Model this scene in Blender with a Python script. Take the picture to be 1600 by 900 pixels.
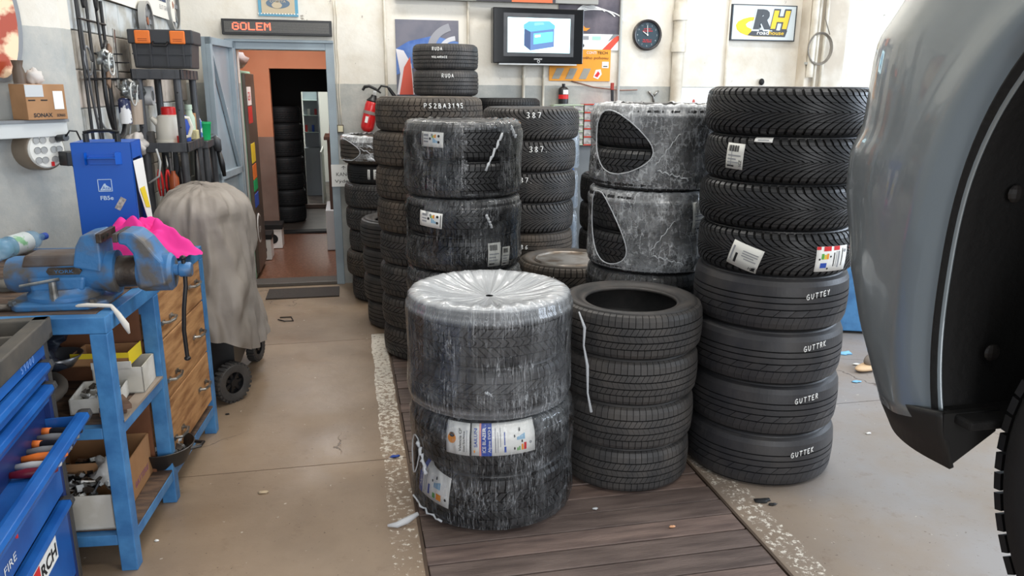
import bpy, math, random
from math import pi, sin, cos, radians, atan2, sqrt, asin
from mathutils import Vector, Matrix, noise
for _o in list(bpy.data.objects): bpy.data.objects.remove(_o)
SC = bpy.context.scene; COL = SC.collection
random.seed(7)
# ------------------------------------------------------------ camera
FPX = 1200.0; PITCH = radians(14.7); YAW = radians(12.0); ROLL = .008; EYE = 1.65
cf = Vector((sin(YAW)*cos(PITCH), cos(YAW)*cos(PITCH), -sin(PITCH)))
r0 = Vector((cos(YAW), -sin(YAW), 0)); u0 = r0.cross(cf)
cr = r0*cos(ROLL)+u0*sin(ROLL); cu = u0*cos(ROLL)-r0*sin(ROLL)
CP = Vector((0, 0, EYE))
cam = bpy.data.cameras.new('camera'); cam.sensor_width = 36; cam.lens = FPX/1600*36; cam.clip_start = .05
co = bpy.data.objects.new('camera', cam); COL.objects.link(co)
m = Matrix((cr, cu, -cf)).transposed().to_4x4(); m.translation = CP; co.matrix_world = m
SC.camera = co
def at(x, y, Y=None, X=None, Z=None):
    """where the sight line of a photo pixel meets a real plane of the room"""
    d = cf+cr*((x-800)/FPX)-cu*((y-450)/FPX)
    t = Y/d.y if Y is not None else (X/d.x if X is not None else (Z-EYE)/d.z)
    return CP+d*t
# ------------------------------------------------------------ world, lights, exposure
w = bpy.data.worlds.new('world'); SC.world = w; w.use_nodes = True
w.node_tree.nodes['Background'].inputs[0].default_value = (.80, .90, 1, 1)
w.node_tree.nodes['Background'].inputs[1].default_value = .42
def area(name, loc, rot, sx, sy, e, col):
    l = bpy.data.lights.new(name, 'AREA'); l.shape = 'RECTANGLE'; l.size = sx; l.size_y = sy; l.energy = e; l.color = col
    o = bpy.data.objects.new(name, l); COL.objects.link(o); o.location = loc; o.rotation_euler = rot
    return o
area('gate_daylight', (1.5, -5.0, 2.2), (radians(88), 0, 0), 5.0, 3.6, 290, (.95, .97, 1))
area('side_window_daylight', (6.9, 2.8, 2.6), (radians(80), 0, radians(90)), 4.5, 1.8, 260, (.74, .85, 1))
for i, (lx, ly) in enumerate(((0.4, 3.4), (2.6, 3.4), (0.4, 5.6), (2.6, 5.6), (1.5, .6))):
    area('ceiling_lamp_light', (lx, ly, 3.85), (0, 0, 0), 1.3, .3, 34, (1, .97, .92))
area('far_room_light', (-.55, 12.6, 2.3), (0, 0, 0), .9, .9, 40, (1, 1, .97))
area('corridor_light', (-.45, 7.7, 2.45), (0, 0, 0), .5, .5, 26, (.92, .96, 1))
SC.view_settings.view_transform = 'Standard'; SC.view_settings.look = 'None'
SC.view_settings.exposure = 0.24; SC.view_settings.gamma = 1; SC.view_settings.use_curve_mapping = False
# ------------------------------------------------------------ materials
def s2l(c): return tuple(((v/255+.055)/1.055)**2.4 if v > 10 else v/255/12.92 for v in c)
MATS = {}
def M(name, col, rough=.5, metal=0, col2=None, sc=6, det=4, bump=0, bsc=None, lo=.4, hi=.6, coat=0, emit=0, stretch=(1, 1, 1), spec=.5, alpha=1, trans=0, pos=False):
    if name in MATS: return MATS[name]
    m = bpy.data.materials.new(name); m.use_nodes = True; nt = m.node_tree; N = nt.nodes; L = nt.links
    b = N['Principled BSDF']; c = s2l(col)+(1,)
    b.inputs['Base Color'].default_value = c; b.inputs['Roughness'].default_value = rough; b.inputs['Metallic'].default_value = metal
    b.inputs['Specular IOR Level'].default_value = spec; b.inputs['Coat Weight'].default_value = coat; b.inputs['Coat Roughness'].default_value = .06
    b.inputs['Alpha'].default_value = alpha; b.inputs['Transmission Weight'].default_value = trans
    if emit: b.inputs['Emission Color'].default_value = c; b.inputs['Emission Strength'].default_value = emit
    if col2 or bump:
        tc = N.new('ShaderNodeTexCoord'); mp = N.new('ShaderNodeMapping'); mp.inputs['Scale'].default_value = stretch
        L.new(N.new('ShaderNodeNewGeometry').outputs['Position'] if pos else tc.outputs['Object'], mp.inputs[0])
    if col2:
        n = N.new('ShaderNodeTexNoise'); n.inputs['Scale'].default_value = sc; n.inputs['Detail'].default_value = det; L.new(mp.outputs[0], n.inputs[0])
        r = N.new('ShaderNodeMapRange'); r.inputs[1].default_value = lo; r.inputs[2].default_value = hi; L.new(n.outputs[0], r.inputs[0])
        x = N.new('ShaderNodeMix'); x.data_type = 'RGBA'; x.inputs[6].default_value = c; x.inputs[7].default_value = s2l(col2)+(1,)
        L.new(r.outputs[0], x.inputs[0]); L.new(x.outputs[2], b.inputs['Base Color'])
    if bump:
        n = N.new('ShaderNodeTexNoise'); n.inputs['Scale'].default_value = bsc or sc*4; n.inputs['Detail'].default_value = 5; L.new(mp.outputs[0], n.inputs[0])
        bu = N.new('ShaderNodeBump'); bu.inputs['Strength'].default_value = bump; bu.inputs['Distance'].default_value = .01
        L.new(n.outputs[0], bu.inputs['Height']); L.new(bu.outputs[0], b.inputs['Normal'])
    MATS[name] = m; return m
def nodes(name):
    m = bpy.data.materials.new(name); m.use_nodes = True; return m, m.node_tree.nodes, m.node_tree.links, m.node_tree.nodes['Principled BSDF']
def mth(N, L, op, a, b=None, c=None, clamp=False):
    n = N.new('ShaderNodeMath'); n.operation = op; n.use_clamp = clamp
    for i, v in enumerate((a, b, c)):
        if v is None: continue
        if isinstance(v, (int, float)): n.inputs[i].default_value = v
        else: L.new(v, n.inputs[i])
    return n.outputs[0]
def mixc(N, L, f, a, b):
    x = N.new('ShaderNodeMix'); x.data_type = 'RGBA'
    for i, v in ((0, f), (6, a), (7, b)):
        if isinstance(v, tuple): x.inputs[i].default_value = v
        elif isinstance(v, (int, float)): x.inputs[i].default_value = v
        else: L.new(v, x.inputs[i])
    return x.outputs[2]
def nz(N, L, vec, sc, det=4, rough=.5):
    n = N.new('ShaderNodeTexNoise'); n.inputs['Scale'].default_value = sc; n.inputs['Detail'].default_value = det; n.inputs['Roughness'].default_value = rough
    L.new(vec, n.inputs[0]); return n.outputs[0]
def rng(N, L, v, a, b, c=0, d=1):
    r = N.new('ShaderNodeMapRange'); r.inputs[1].default_value = a; r.inputs[2].default_value = b; r.inputs[3].default_value = c; r.inputs[4].default_value = d
    L.new(v, r.inputs[0]); return r.outputs[0]
def C(*c): return s2l(c)+(1,)
def wall_mat(name, zline, top=(224, 219, 208), low=(160, 162, 158)):
    m, N, L, b = nodes(name); tc = N.new('ShaderNodeTexCoord'); o = tc.outputs['Object']
    sp = N.new('ShaderNodeSeparateXYZ'); L.new(o, sp.inputs[0])
    z = mth(N, L, 'ADD', sp.outputs[2], mth(N, L, 'MULTIPLY', nz(N, L, o, 25, 3), .006))
    k = mth(N, L, 'GREATER_THAN', z, zline+.003)
    dirt = rng(N, L, nz(N, L, o, 2.2, 8, .65), .48, .72)
    up = mixc(N, L, dirt, C(*top), C(206, 196, 178))
    lo = mixc(N, L, rng(N, L, nz(N, L, o, 3.5, 8, .7), .42, .7), C(*low), C(190, 188, 180))
    c = mixc(N, L, k, lo, up)
    chip = rng(N, L, nz(N, L, o, 9, 6, .7), .66, .69)
    c = mixc(N, L, chip, c, C(150, 142, 130))
    L.new(c, b.inputs['Base Color']); b.inputs['Roughness'].default_value = .6
    bu = N.new('ShaderNodeBump'); bu.inputs['Strength'].default_value = .5; bu.inputs['Distance'].default_value = .012
    L.new(nz(N, L, o, 7, 8, .6), bu.inputs['Height']); L.new(bu.outputs[0], b.inputs['Normal']); return m
m_wall = wall_mat('plaster_wall', 1.66)
m_pier = wall_mat('plaster_pier', 1.90, low=(165, 168, 166))
def floor_mat():
    m, N, L, b = nodes('concrete_floor'); g = N.new('ShaderNodeNewGeometry'); o = g.outputs['Position']
    sp = N.new('ShaderNodeSeparateXYZ'); L.new(o, sp.inputs[0]); X, Y = sp.outputs[0], sp.outputs[1]
    a = mixc(N, L, rng(N, L, nz(N, L, o, 1.3, 8, .6), .35, .68), C(154, 133, 111), C(128, 109, 90))
    gr = mixc(N, L, rng(N, L, nz(N, L, o, 1.6, 6, .6), .4, .62), C(136, 125, 114), C(139, 135, 133))
    a = mixc(N, L, rng(N, L, X, .9, 2.2), a, gr)
    a = mixc(N, L, rng(N, L, nz(N, L, o, 9, 8, .7), .58, .75, 0, .55), a, C(110, 88, 68))
    a = mixc(N, L, rng(N, L, nz(N, L, o, 55, 3, .6), .66, .72, 0, .7), a, C(84, 66, 54))
    a = mixc(N, L, rng(N, L, nz(N, L, o, 34, 4, .5), .71, .74, 0, .8), a, C(205, 195, 180))
    # worn white paint beside the plank cover
    n2 = nz(N, L, o, 38, 6, .75); wob = mth(N, L, 'MULTIPLY', nz(N, L, o, 6, 2), .05)
    def band(x0, x1):
        xx = mth(N, L, 'ADD', X, wob)
        return mth(N, L, 'MULTIPLY', mth(N, L, 'GREATER_THAN', xx, x0+.025), mth(N, L, 'LESS_THAN', xx, x1+.025))
    bl = mth(N, L, 'MULTIPLY', band(.095, .195), rng(N, L, mth(N, L, 'ADD', n2, mth(N, L, 'MULTIPLY', mth(N, L, 'SUBTRACT', Y, 3.4), .07)), .50, .56))
    br = mth(N, L, 'MULTIPLY', band(1.475, 1.60), rng(N, L, n2, .53, .58))
    lim = mth(N, L, 'LESS_THAN', Y, 5.1)
    a = mixc(N, L, mth(N, L, 'MULTIPLY', mth(N, L, 'ADD', bl, br, clamp=True), lim), a, C(222, 214, 200))
    v = N.new('ShaderNodeTexVoronoi'); v.feature = 'DISTANCE_TO_EDGE'; v.inputs['Scale'].default_value = .75
    vm = N.new('ShaderNodeVectorMath'); vm.operation = 'ADD'; L.new(o, vm.inputs[0])
    nn = N.new('ShaderNodeTexNoise'); nn.inputs['Scale'].default_value = 4; nn.inputs['Detail'].default_value = 6; L.new(o, nn.inputs[0])
    vs = N.new('ShaderNodeVectorMath'); vs.operation = 'SCALE'; vs.inputs['Scale'].default_value = .22; L.new(nn.outputs['Color'], vs.inputs[0]); L.new(vs.outputs[0], vm.inputs[1]); L.new(vm.outputs[0], v.inputs[0])
    crk = mth(N, L, 'MULTIPLY', rng(N, L, v.outputs[0], .0008, .0026, .8, 0), rng(N, L, nz(N, L, o, 1.1, 2), .56, .60))
    a = mixc(N, L, crk, a, C(70, 56, 46))
    L.new(a, b.inputs['Base Color'])
    L.new(rng(N, L, nz(N, L, o, 2.5, 5), .3, .7, .30, .55), b.inputs['Roughness'])
    bu = N.new('ShaderNodeBump'); bu.inputs['Strength'].default_value = .35; bu.inputs['Distance'].default_value = .004
    L.new(mth(N, L, 'SUBTRACT', nz(N, L, o, 18, 8, .6), crk), bu.inputs['Height']); L.new(bu.outputs[0], b.inputs['Normal']); return m
m_floor = floor_mat()
def film_mat(name, base, amp, topw=.0, tint=(232, 236, 240), mx=95, my=3.0, wid=.022, big_w=.3, gloss=1.0):
    """thin stretch film: clear, with white stretch lines, crease highlights put into its opacity, and a glossy coat"""
    m = bpy.data.materials.new(name); m.use_nodes = True; N = m.node_tree.nodes; L = m.node_tree.links; b = N['Principled BSDF']; out = N['Material Output']
    o = N.new('ShaderNodeTexCoord').outputs['UV']
    def mapped(x, y, rot=0):
        mp = N.new('ShaderNodeMapping'); mp.inputs['Scale'].default_value = (x, y, 1); mp.inputs['Rotation'].default_value = (0, 0, rot); L.new(o, mp.inputs[0]); return mp.outputs[0]
    def ridge(v, sc, w_):
        n_ = nz(N, L, v, sc, 3, .55); return rng(N, L, mth(N, L, 'ABSOLUTE', mth(N, L, 'SUBTRACT', n_, .5)), 0, w_, 1, 0)
    r1 = ridge(mapped(mx, my), 1.0, wid); r2 = ridge(mapped(mx*.35, my*2.2, .35), 1.0, wid*.6)  # thin white ridge lines painted in as crease highlights
    msk = rng(N, L, nz(N, L, mapped(7, 4), 1.3, 3), .40, .66)
    big = rng(N, L, nz(N, L, mapped(9, 3.5), 1.2, 4, .6), .45, .75)
    a = mth(N, L, 'MULTIPLY', mth(N, L, 'ADD', r1, mth(N, L, 'MULTIPLY', r2, .7)), mth(N, L, 'MULTIPLY', mth(N, L, 'ADD', msk, .25), amp))
    a = mth(N, L, 'ADD', a, mth(N, L, 'MULTIPLY', big, amp*big_w))
    g = N.new('ShaderNodeNewGeometry'); sp = N.new('ShaderNodeSeparateXYZ'); L.new(g.outputs['Normal'], sp.inputs[0])
    a = mth(N, L, 'ADD', mth(N, L, 'ADD', a, base), mth(N, L, 'MULTIPLY', mth(N, L, 'ABSOLUTE', sp.outputs[2]), topw), clamp=True)
    L.new(a, b.inputs['Alpha']); b.inputs['Base Color'].default_value = C(*tint); b.inputs['Roughness'].default_value = .3
    bu = N.new('ShaderNodeBump'); bu.inputs['Strength'].default_value = .4; bu.inputs['Distance'].default_value = .006
    L.new(mth(N, L, 'ADD', nz(N, L, mapped(mx*.5, my), 1.0, 4), big), bu.inputs['Height']); L.new(bu.outputs[0], b.inputs['Normal'])
    gl = N.new('ShaderNodeBsdfGlossy'); gl.inputs['Roughness'].default_value = .10; L.new(bu.outputs[0], gl.inputs['Normal'])
    fr = N.new('ShaderNodeFresnel'); fr.inputs['IOR'].default_value = 1.45; L.new(bu.outputs[0], fr.inputs['Normal'])
    mx_ = N.new('ShaderNodeMixShader'); L.new(mth(N, L, 'MULTIPLY', fr.outputs[0], gloss, clamp=True), mx_.inputs[0]); L.new(b.outputs[0], mx_.inputs[1]); L.new(gl.outputs[0], mx_.inputs[2]); L.new(mx_.outputs[0], out.inputs[0])
    return m
m_film = film_mat('stretch_film', .0, .26, .06, mx=80, my=2.2, gloss=.75)
m_film_top = film_mat('stretch_film_top', .015, .30, .50, mx=80, my=2.2, gloss=.75)
m_film_dense = film_mat('stretch_film_dense', .12, .42, .35, (226, 229, 232), mx=30, my=6, wid=.04, big_w=.75, gloss=.8)
m_film_blue = film_mat('bottle_pack_film', .12, .5, .2, (214, 222, 230))
def rubber(name, c1, c2, rough=.62, s=9):
    m, N, L, b = nodes(name); tc = N.new('ShaderNodeTexCoord'); oi = N.new('ShaderNodeObjectInfo'); o = tc.outputs['Object']
    a = mixc(N, L, rng(N, L, nz(N, L, o, s, 6, .6), .4, .7), C(*c1), C(*c2))
    L.new(a, b.inputs['Base Color']); b.inputs['Roughness'].default_value = rough; b.inputs['Specular IOR Level'].default_value = .42
    bu = N.new('ShaderNodeBump'); bu.inputs['Strength'].default_value = .25; bu.inputs['Distance'].default_value = .002
    L.new(nz(N, L, o, 120, 3), bu.inputs['Height']); L.new(bu.outputs[0], b.inputs['Normal']); return m
RB = dict(new=rubber('rubber_new', (38, 38, 39), (47, 47, 48), .42), grey=rubber('rubber_grey', (58, 57, 57), (78, 74, 71), .55),
          dusty=rubber('rubber_dusty', (64, 59, 54), (90, 80, 70), .72), worn=rubber('rubber_worn', (48, 48, 51), (64, 62, 62), .45), groove_shade=rubber('rubber_groove_shade', (15, 15, 15), (21, 20, 19), .9), dark=rubber('rubber_dark', (26, 26, 27), (34, 33, 33), .6))  # grooves near black: unworn rubber, with their shade put into the colour
white = M('white_paint', (236, 236, 232), .6); chalk = M('white_marker', (238, 238, 235), .7)
black = M('black_plastic', (26, 26, 28), .4); blk2 = M('dark_grey_plastic', (58, 60, 64), .45, col2=(72, 73, 76), sc=8)
blue = M('blue_steel_paint', (54, 108, 160), .42, col2=(72, 132, 184), sc=9, bump=.12, bsc=40)
blued = M('worn_blue_edge', (70, 108, 148), .5, col2=(44, 66, 92), sc=14)
dblue = M('chest_blue', (22, 80, 154), .35, col2=(34, 100, 176), sc=5)
cblue = M('case_blue', (2, 84, 182), .38)
steel = M('bare_steel', (168, 168, 165), .32, .85, col2=(120, 116, 110), sc=20)
dsteel = M('oily_steel', (92, 86, 80), .42, .6, col2=(70, 60, 52), sc=14, bump=.2)
wood = M('drawer_wood', (184, 138, 92), .6, col2=(140, 96, 58), sc=5, stretch=(1, 1, 6), lo=.42, hi=.66, bump=.2)
grime = M('grimy_wood', (104, 82, 66), .7, col2=(70, 56, 48), sc=9, bump=.4, stretch=(1, 5, 1))
plank_m = M('plank_wood', (112, 96, 88), .62, pos=True, col2=(84, 70, 64), sc=4, stretch=(1, 7, 1), lo=.35, hi=.66, bump=.3, bsc=30)
plank_m2 = M('plank_wood_light', (128, 108, 98), .62, pos=True, col2=(92, 76, 70), sc=4, stretch=(1, 7, 1), lo=.35, hi=.66, bump=.3, bsc=30)
card = M('cardboard', (176, 132, 92), .8, col2=(160, 118, 80), sc=5); cardw = M('white_cardboard', (214, 212, 206), .75, col2=(186, 182, 172), sc=7)
yel = M('yellow_print', (232, 204, 40), .6); red = M('red_plastic', (206, 34, 34), .4); green = M('green_plastic', (20, 168, 96), .45)
orange = M('orange_plastic', (232, 120, 44), .5); grey = M('mid_grey', (128, 130, 132), .55); dark = M('near_black', (16, 15, 15), .7)
lgrey = M('light_grey', (196, 198, 198), .55); doorblue = M('door_paint', (152, 166, 174), .45, col2=(138, 150, 158), sc=3, bump=.08)
ink = M('black_ink', (24, 24, 26), .6); inkr = M('red_ink', (214, 40, 44), .6); inkb = M('blue_ink', (36, 74, 168), .6); inko = M('orange_ink', (240, 150, 40), .6)
inkg = M('green_ink', (90, 170, 70), .6); inklb = M('light_blue_ink', (120, 178, 214), .6); inkgy = M('grey_ink', (150, 152, 156), .6); inky = M('yellow_ink', (240, 200, 30), .6)
tarp_m = M('tarp_grey', (154, 146, 138), .6, col2=(138, 130, 122), sc=3, bump=1.0, bsc=5)
pink = M('pink_cloth', (238, 48, 150), .8); glass = M('clear_plastic', (226, 240, 250), .08, trans=1, spec=.6)
# ------------------------------------------------------------ mesh builder
class MB:
    def __init__(s): s.v = []; s.f = []; s.uv = None
    def add(s, vs, fs):
        n = len(s.v); s.v += [tuple(p) for p in vs]; s.f += [tuple(n+i for i in f) for f in fs]; return s
    def box(s, c, d, rz=0, rx=0, ry=0):
        R = Matrix.Rotation(rz, 3, 'Z') @ Matrix.Rotation(ry, 3, 'Y') @ Matrix.Rotation(rx, 3, 'X'); c = Vector(c)
        vs = [c+R @ Vector((d[0]/2*a, d[1]/2*b, d[2]/2*e)) for a in (-1, 1) for b in (-1, 1) for e in (-1, 1)]
        return s.add(vs, [(0, 1, 3, 2), (4, 6, 7, 5), (0, 4, 5, 1), (2, 3, 7, 6), (0, 2, 6, 4), (1, 5, 7, 3)])
    def b2(s, a, b): return s.box([(a[i]+b[i])/2 for i in range(3)], [abs(b[i]-a[i]) for i in range(3)])
    def lathe(s, pr, n=24, c=(0, 0, 0), axis='Z', a0=0, a1=2*pi, cap=True):
        full = abs(a1-a0-2*pi) < 1e-6; k = n if full else n+1; vs = []
        for i in range(k):
            t = a0+(a1-a0)*i/n
            for r, z in pr:
                p = (r*cos(t), r*sin(t), z)
                if axis == 'X': p = (z, r*cos(t), r*sin(t))
                if axis == 'Y': p = (r*cos(t), z, -r*sin(t)) if False else (r*sin(t), z, r*cos(t))
                vs.append((p[0]+c[0], p[1]+c[1], p[2]+c[2]))
        q = len(pr); fs = []
        for i in range(n):
            j = (i+1) % k
            for a in range(q-1): fs.append((i*q+a, j*q+a, j*q+a+1, i*q+a+1))
        if full and cap:
            if pr[0][0] > 1e-5: fs.append(tuple(i*q for i in range(n-1, -1, -1)))
            if pr[-1][0] > 1e-5: fs.append(tuple(i*q+q-1 for i in range(n)))
        return s.add(vs, fs)
    def cyl(s, a, b, r, n=14, r2=None):
        return s.tube([a, b], [r, r if r2 is None else r2], n)
    def tube(s, pts, r, n=8, closed=False):
        P = [Vector(p) for p in pts]; k = len(P); vs = []; up = None
        for i, p in enumerate(P):
            if closed: t = P[(i+1) % k]-P[i-1]
            else: t = P[min(i+1, k-1)]-P[max(i-1, 0)]
            t.normalize()
            if up is None: up = t.orthogonal().normalized()
            up = (up-t*up.dot(t)); up = up.normalized() if up.length > 1e-6 else t.orthogonal().normalized()
            w_ = t.cross(up); rr = r[i] if isinstance(r, (list, tuple)) else r
            vs += [p+(up*cos(2*pi*j/n)+w_*sin(2*pi*j/n))*rr for j in range(n)]
        fs = []
        for i in range(k if closed else k-1):
            a = i*n; b = ((i+1) % k)*n
            fs += [(a+j, a+(j+1) % n, b+(j+1) % n, b+j) for j in range(n)]
        if not closed: fs += [tuple(range(n-1, -1, -1)), tuple((k-1)*n+j for j in range(n))]
        return s.add(vs, fs)
    def prism(s, poly, f0, f1):
        """poly of 2D points; f0 / f1 map a point to the near / far face"""
        n = len(poly); vs = [f0(*p) for p in poly]+[f1(*p) for p in poly]
        return s.add(vs, [tuple(range(n)), tuple(range(2*n-1, n-1, -1))]+[(i, i+n, (i+1) % n+n, (i+1) % n) for i in range(n)])
    def ell(s, c, r, nu=16, nv=10, jit=0, seed=0):
        vs = []; 
        for j in range(nv+1):
            ph = pi*j/nv
            for i in range(nu):
                t = 2*pi*i/nu; d = Vector((sin(ph)*cos(t), sin(ph)*sin(t), cos(ph)))
                k = 1+jit*noise.noise(d*2+Vector((seed, seed*1.7, 0)))
                vs.append((c[0]+d.x*r[0]*k, c[1]+d.y*r[1]*k, c[2]+d.z*r[2]*k))
        fs = [(j*nu+i, (j+1)*nu+i, (j+1)*nu+(i+1) % nu, j*nu+(i+1) % nu) for j in range(nv) for i in range(nu)]
        return s.add(vs, fs)
def thing(name, label, cat, loc=(0, 0, 0), rz=0, group=None, scale=None):
    o = bpy.data.objects.new(name, None); COL.objects.link(o); o.location = loc; o.rotation_euler = (0, 0, rz); o.empty_display_size = .05
    if scale: o.scale = scale
    o['label'] = label; o['category'] = cat
    if group: o['group'] = group
    return o
def ob(name, mb, mat, parent=None, smooth=False, bevel=0, label=None, loc=None, rot=None, seg=2):
    if isinstance(mb, MB):
        me = bpy.data.meshes.new(name); me.from_pydata(mb.v, [], mb.f)
        if mb.uv:
            ul = me.uv_layers.new(name='UVMap')
            for lp in me.loops: ul.data[lp.index].uv = mb.uv[lp.vertex_index]
        me.validate(); me.update()
        for q in (mat if isinstance(mat, (list, tuple)) else [mat]): me.materials.append(q)
    else: me = mb
    o = bpy.data.objects.new(name, me); COL.objects.link(o)
    if parent: o.parent = parent
    if loc: o.location = loc
    if rot: o.rotation_euler = rot
    if smooth:
        me.polygons.foreach_set('use_smooth', [True]*len(me.polygons))
        if smooth != 'all': me.set_sharp_from_angle(angle=radians(40))
    if bevel:
        bm_ = o.modifiers.new('bevel', 'BEVEL'); bm_.width = bevel; bm_.segments = seg; bm_.limit_method = 'ANGLE'; bm_.angle_limit = radians(35)
    if label: o['label'] = label
    return o
def tag(o, label, cat, group=None, kind=None):
    o['label'] = label; o['category'] = cat
    if group: o['group'] = group
    if kind: o['kind'] = kind
    return o
def struct(name, mb, mat, parent=None, **k):
    o = ob(name, mb, mat, parent, **k)
    if not parent: o['kind'] = 'structure'
    return o
def dup(root, loc, rz=0, label=None, group=None, scale=None):
    def cp(o, par):
        c = o.copy(); COL.objects.link(c); c.parent = par
        for ch in list(o.children): cp(ch, c)
        return c
    kids = list(root.children); r = root.copy(); COL.objects.link(r); r.location = loc; r.rotation_euler = (0, 0, rz)
    if scale: r.scale = scale
    if label: r['label'] = label
    if group: r['group'] = group
    for k in kids: cp(k, r)
    return r
_tc = {}
def text2d(body, size=1.0, bold=0):
    k = (body, bold)
    if k not in _tc:
        cu_ = bpy.data.curves.new('t', 'FONT'); cu_.body = body; cu_.size = 1; cu_.resolution_u = 3; cu_.offset = bold
        o = bpy.data.objects.new('t', cu_); me = bpy.data.meshes.new_from_object(o)
        vs = [(v.co.x, v.co.y) for v in me.vertices]; fs = [tuple(p.vertices) for p in me.polygons]
        bpy.data.objects.remove(o); bpy.data.meshes.remove(me); _tc[k] = (vs, fs)
    vs, fs = _tc[k]; return [(x*size, y*size) for x, y in vs], fs
def text(mb, body, size, fn, width=None, bold=0, x0=0, y0=0):
    vs, fs = text2d(body, 1, bold)
    if not vs: return mb
    w_ = max(v[0] for v in vs)-min(v[0] for v in vs); mn = min(v[0] for v in vs)
    kx = (width/w_) if width else size
    return mb.add([fn((v[0]-mn)*kx+x0, v[1]*size+y0) for v in vs], fs)
STROKE = {
 'G': [[(.8, .85), (.5, 1), (.15, .7), (.1, .3), (.4, 0), (.8, .1), (.85, .45), (.5, .45)]], 'U': [[(.1, 1), (.12, .3), (.4, 0), (.75, .25), (.8, 1)]],
 'T': [[(0, 1), (.9, .95)], [(.45, .95), (.42, 0)]], 'E': [[(.75, 1), (.1, .95), (.1, 0), (.8, .05)], [(.1, .5), (.6, .52)]],
 'R': [[(.12, 0), (.1, 1), (.6, .98), (.7, .72), (.5, .5), (.12, .48)], [(.4, .5), (.8, 0)]], 'Y': [[(.05, 1), (.4, .5), (.8, 1)], [(.4, .5), (.35, 0)]],
 'K': [[(.1, 1), (.1, 0)], [(.75, 1), (.12, .45), (.8, 0)]], 'D': [[(.1, 0), (.1, 1), (.6, .9), (.8, .5), (.6, .1), (.1, 0)]], 'A': [[(0, 0), (.4, 1), (.8, 0)], [(.15, .35), (.65, .35)]],
 '3': [[(.1, .9), (.5, 1), (.7, .75), (.35, .52), (.75, .3), (.5, 0), (.08, .1)]], '8': [[(.4, .52), (.12, .78), (.4, 1), (.68, .78), (.4, .52), (.08, .25), (.4, 0), (.75, .25), (.4, .52)]],
 '7': [[(.05, 1), (.75, 1), (.3, 0)]], '1': [[(.15, .75), (.45, 1), (.42, 0)]], '6': [[(.7, .95), (.3, .7), (.1, .3), (.4, 0), (.7, .25), (.45, .5), (.12, .3)]],
 '4': [[(.5, 1), (.05, .35), (.8, .38)], [(.6, .6), (.55, 0)]], 'P': [[(.12, 0), (.1, 1), (.6, .98), (.7, .7), (.5, .48), (.12, .45)]], 'S': [[(.75, .9), (.4, 1), (.1, .75), (.7, .3), (.4, 0), (.05, .12)]],
 '2': [[(.1, .8), (.4, 1), (.7, .75), (.08, 0), (.8, .03)]], 'B': [[(.1, 0), (.1, 1), (.55, .9), (.55, .6), (.1, .52), (.7, .4), (.65, .05), (.1, 0)]], '9': [[(.7, .75), (.4, .5), (.1, .75), (.4, 1), (.7, .75), (.6, 0)]],
 '5': [[(.7, 1), (.15, 1), (.12, .55), (.6, .55), (.7, .2), (.4, 0), (.08, .08)]], '0': [[(.4, 1), (.1, .7), (.1, .3), (.4, 0), (.7, .3), (.7, .7), (.4, 1)]], 'L': [[(.12, 1), (.1, 0), (.7, .02)]],
 'V': [[(0, 1), (.4, 0), (.8, 1)]], 'N': [[(.1, 0), (.1, 1), (.7, 0), (.7, 1)]], 'C': [[(.75, .85), (.4, 1), (.1, .6), (.15, .2), (.5, 0), (.78, .15)]], '.': [[(.2, 0), (.3, .06)]], ' ': [], 'H': [[(.1, 0), (.1, 1)], [(.7, 0), (.7, 1)], [(.1, .5), (.7, .5)]]}
def strokes(mb, s, size, fn, r=.003, adv=1.05, n=5):
    x = 0
    for ch in s:
        for st in STROKE.get(ch, []):
            pts = []
            for i in range(len(st)-1):
                for k in range(3): pts.append((st[i][0]+(st[i+1][0]-st[i][0])*k/3, st[i][1]+(st[i+1][1]-st[i][1])*k/3))
            pts.append(st[-1]); mb.tube([fn((x+p[0]*.8)*size, p[1]*size) for p in pts], r, n)
        x += adv
    return mb
# ------------------------------------------------------------ the setting
Yb = 6.57
DX0, DX1, DZ = -.82, -.14, 1.915
wb = MB(); wb.b2((-2.0, Yb, 0), (DX0, Yb+.16, 4)); wb.b2((DX0, Yb, DZ), (DX1, Yb+.16, 4)); wb.b2((DX1, Yb, 0), (7, Yb+.16, 4))
struct('wall_back', wb, m_wall)
# left wall: block-built recess and a plastered pier whose face turns to the room
lw = MB(); lw.prism([(-1.335, 4.2), (-1.215, Yb), (-1.5, Yb), (-1.6, 4.2)], lambda x, y: (x, y, 0), lambda x, y: (x, y, 4))
left = struct('wall_left', lw, m_wall)
pr = MB(); pr.prism([(-2.9, 2.3), (-1.30, 4.17), (-1.29, 4.28), (-1.6, 4.45), (-3.3, 2.4)], lambda x, y: (x, y, 0), lambda x, y: (x, y, 4))
pier = struct('trim_1', pr, m_pier)
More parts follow.
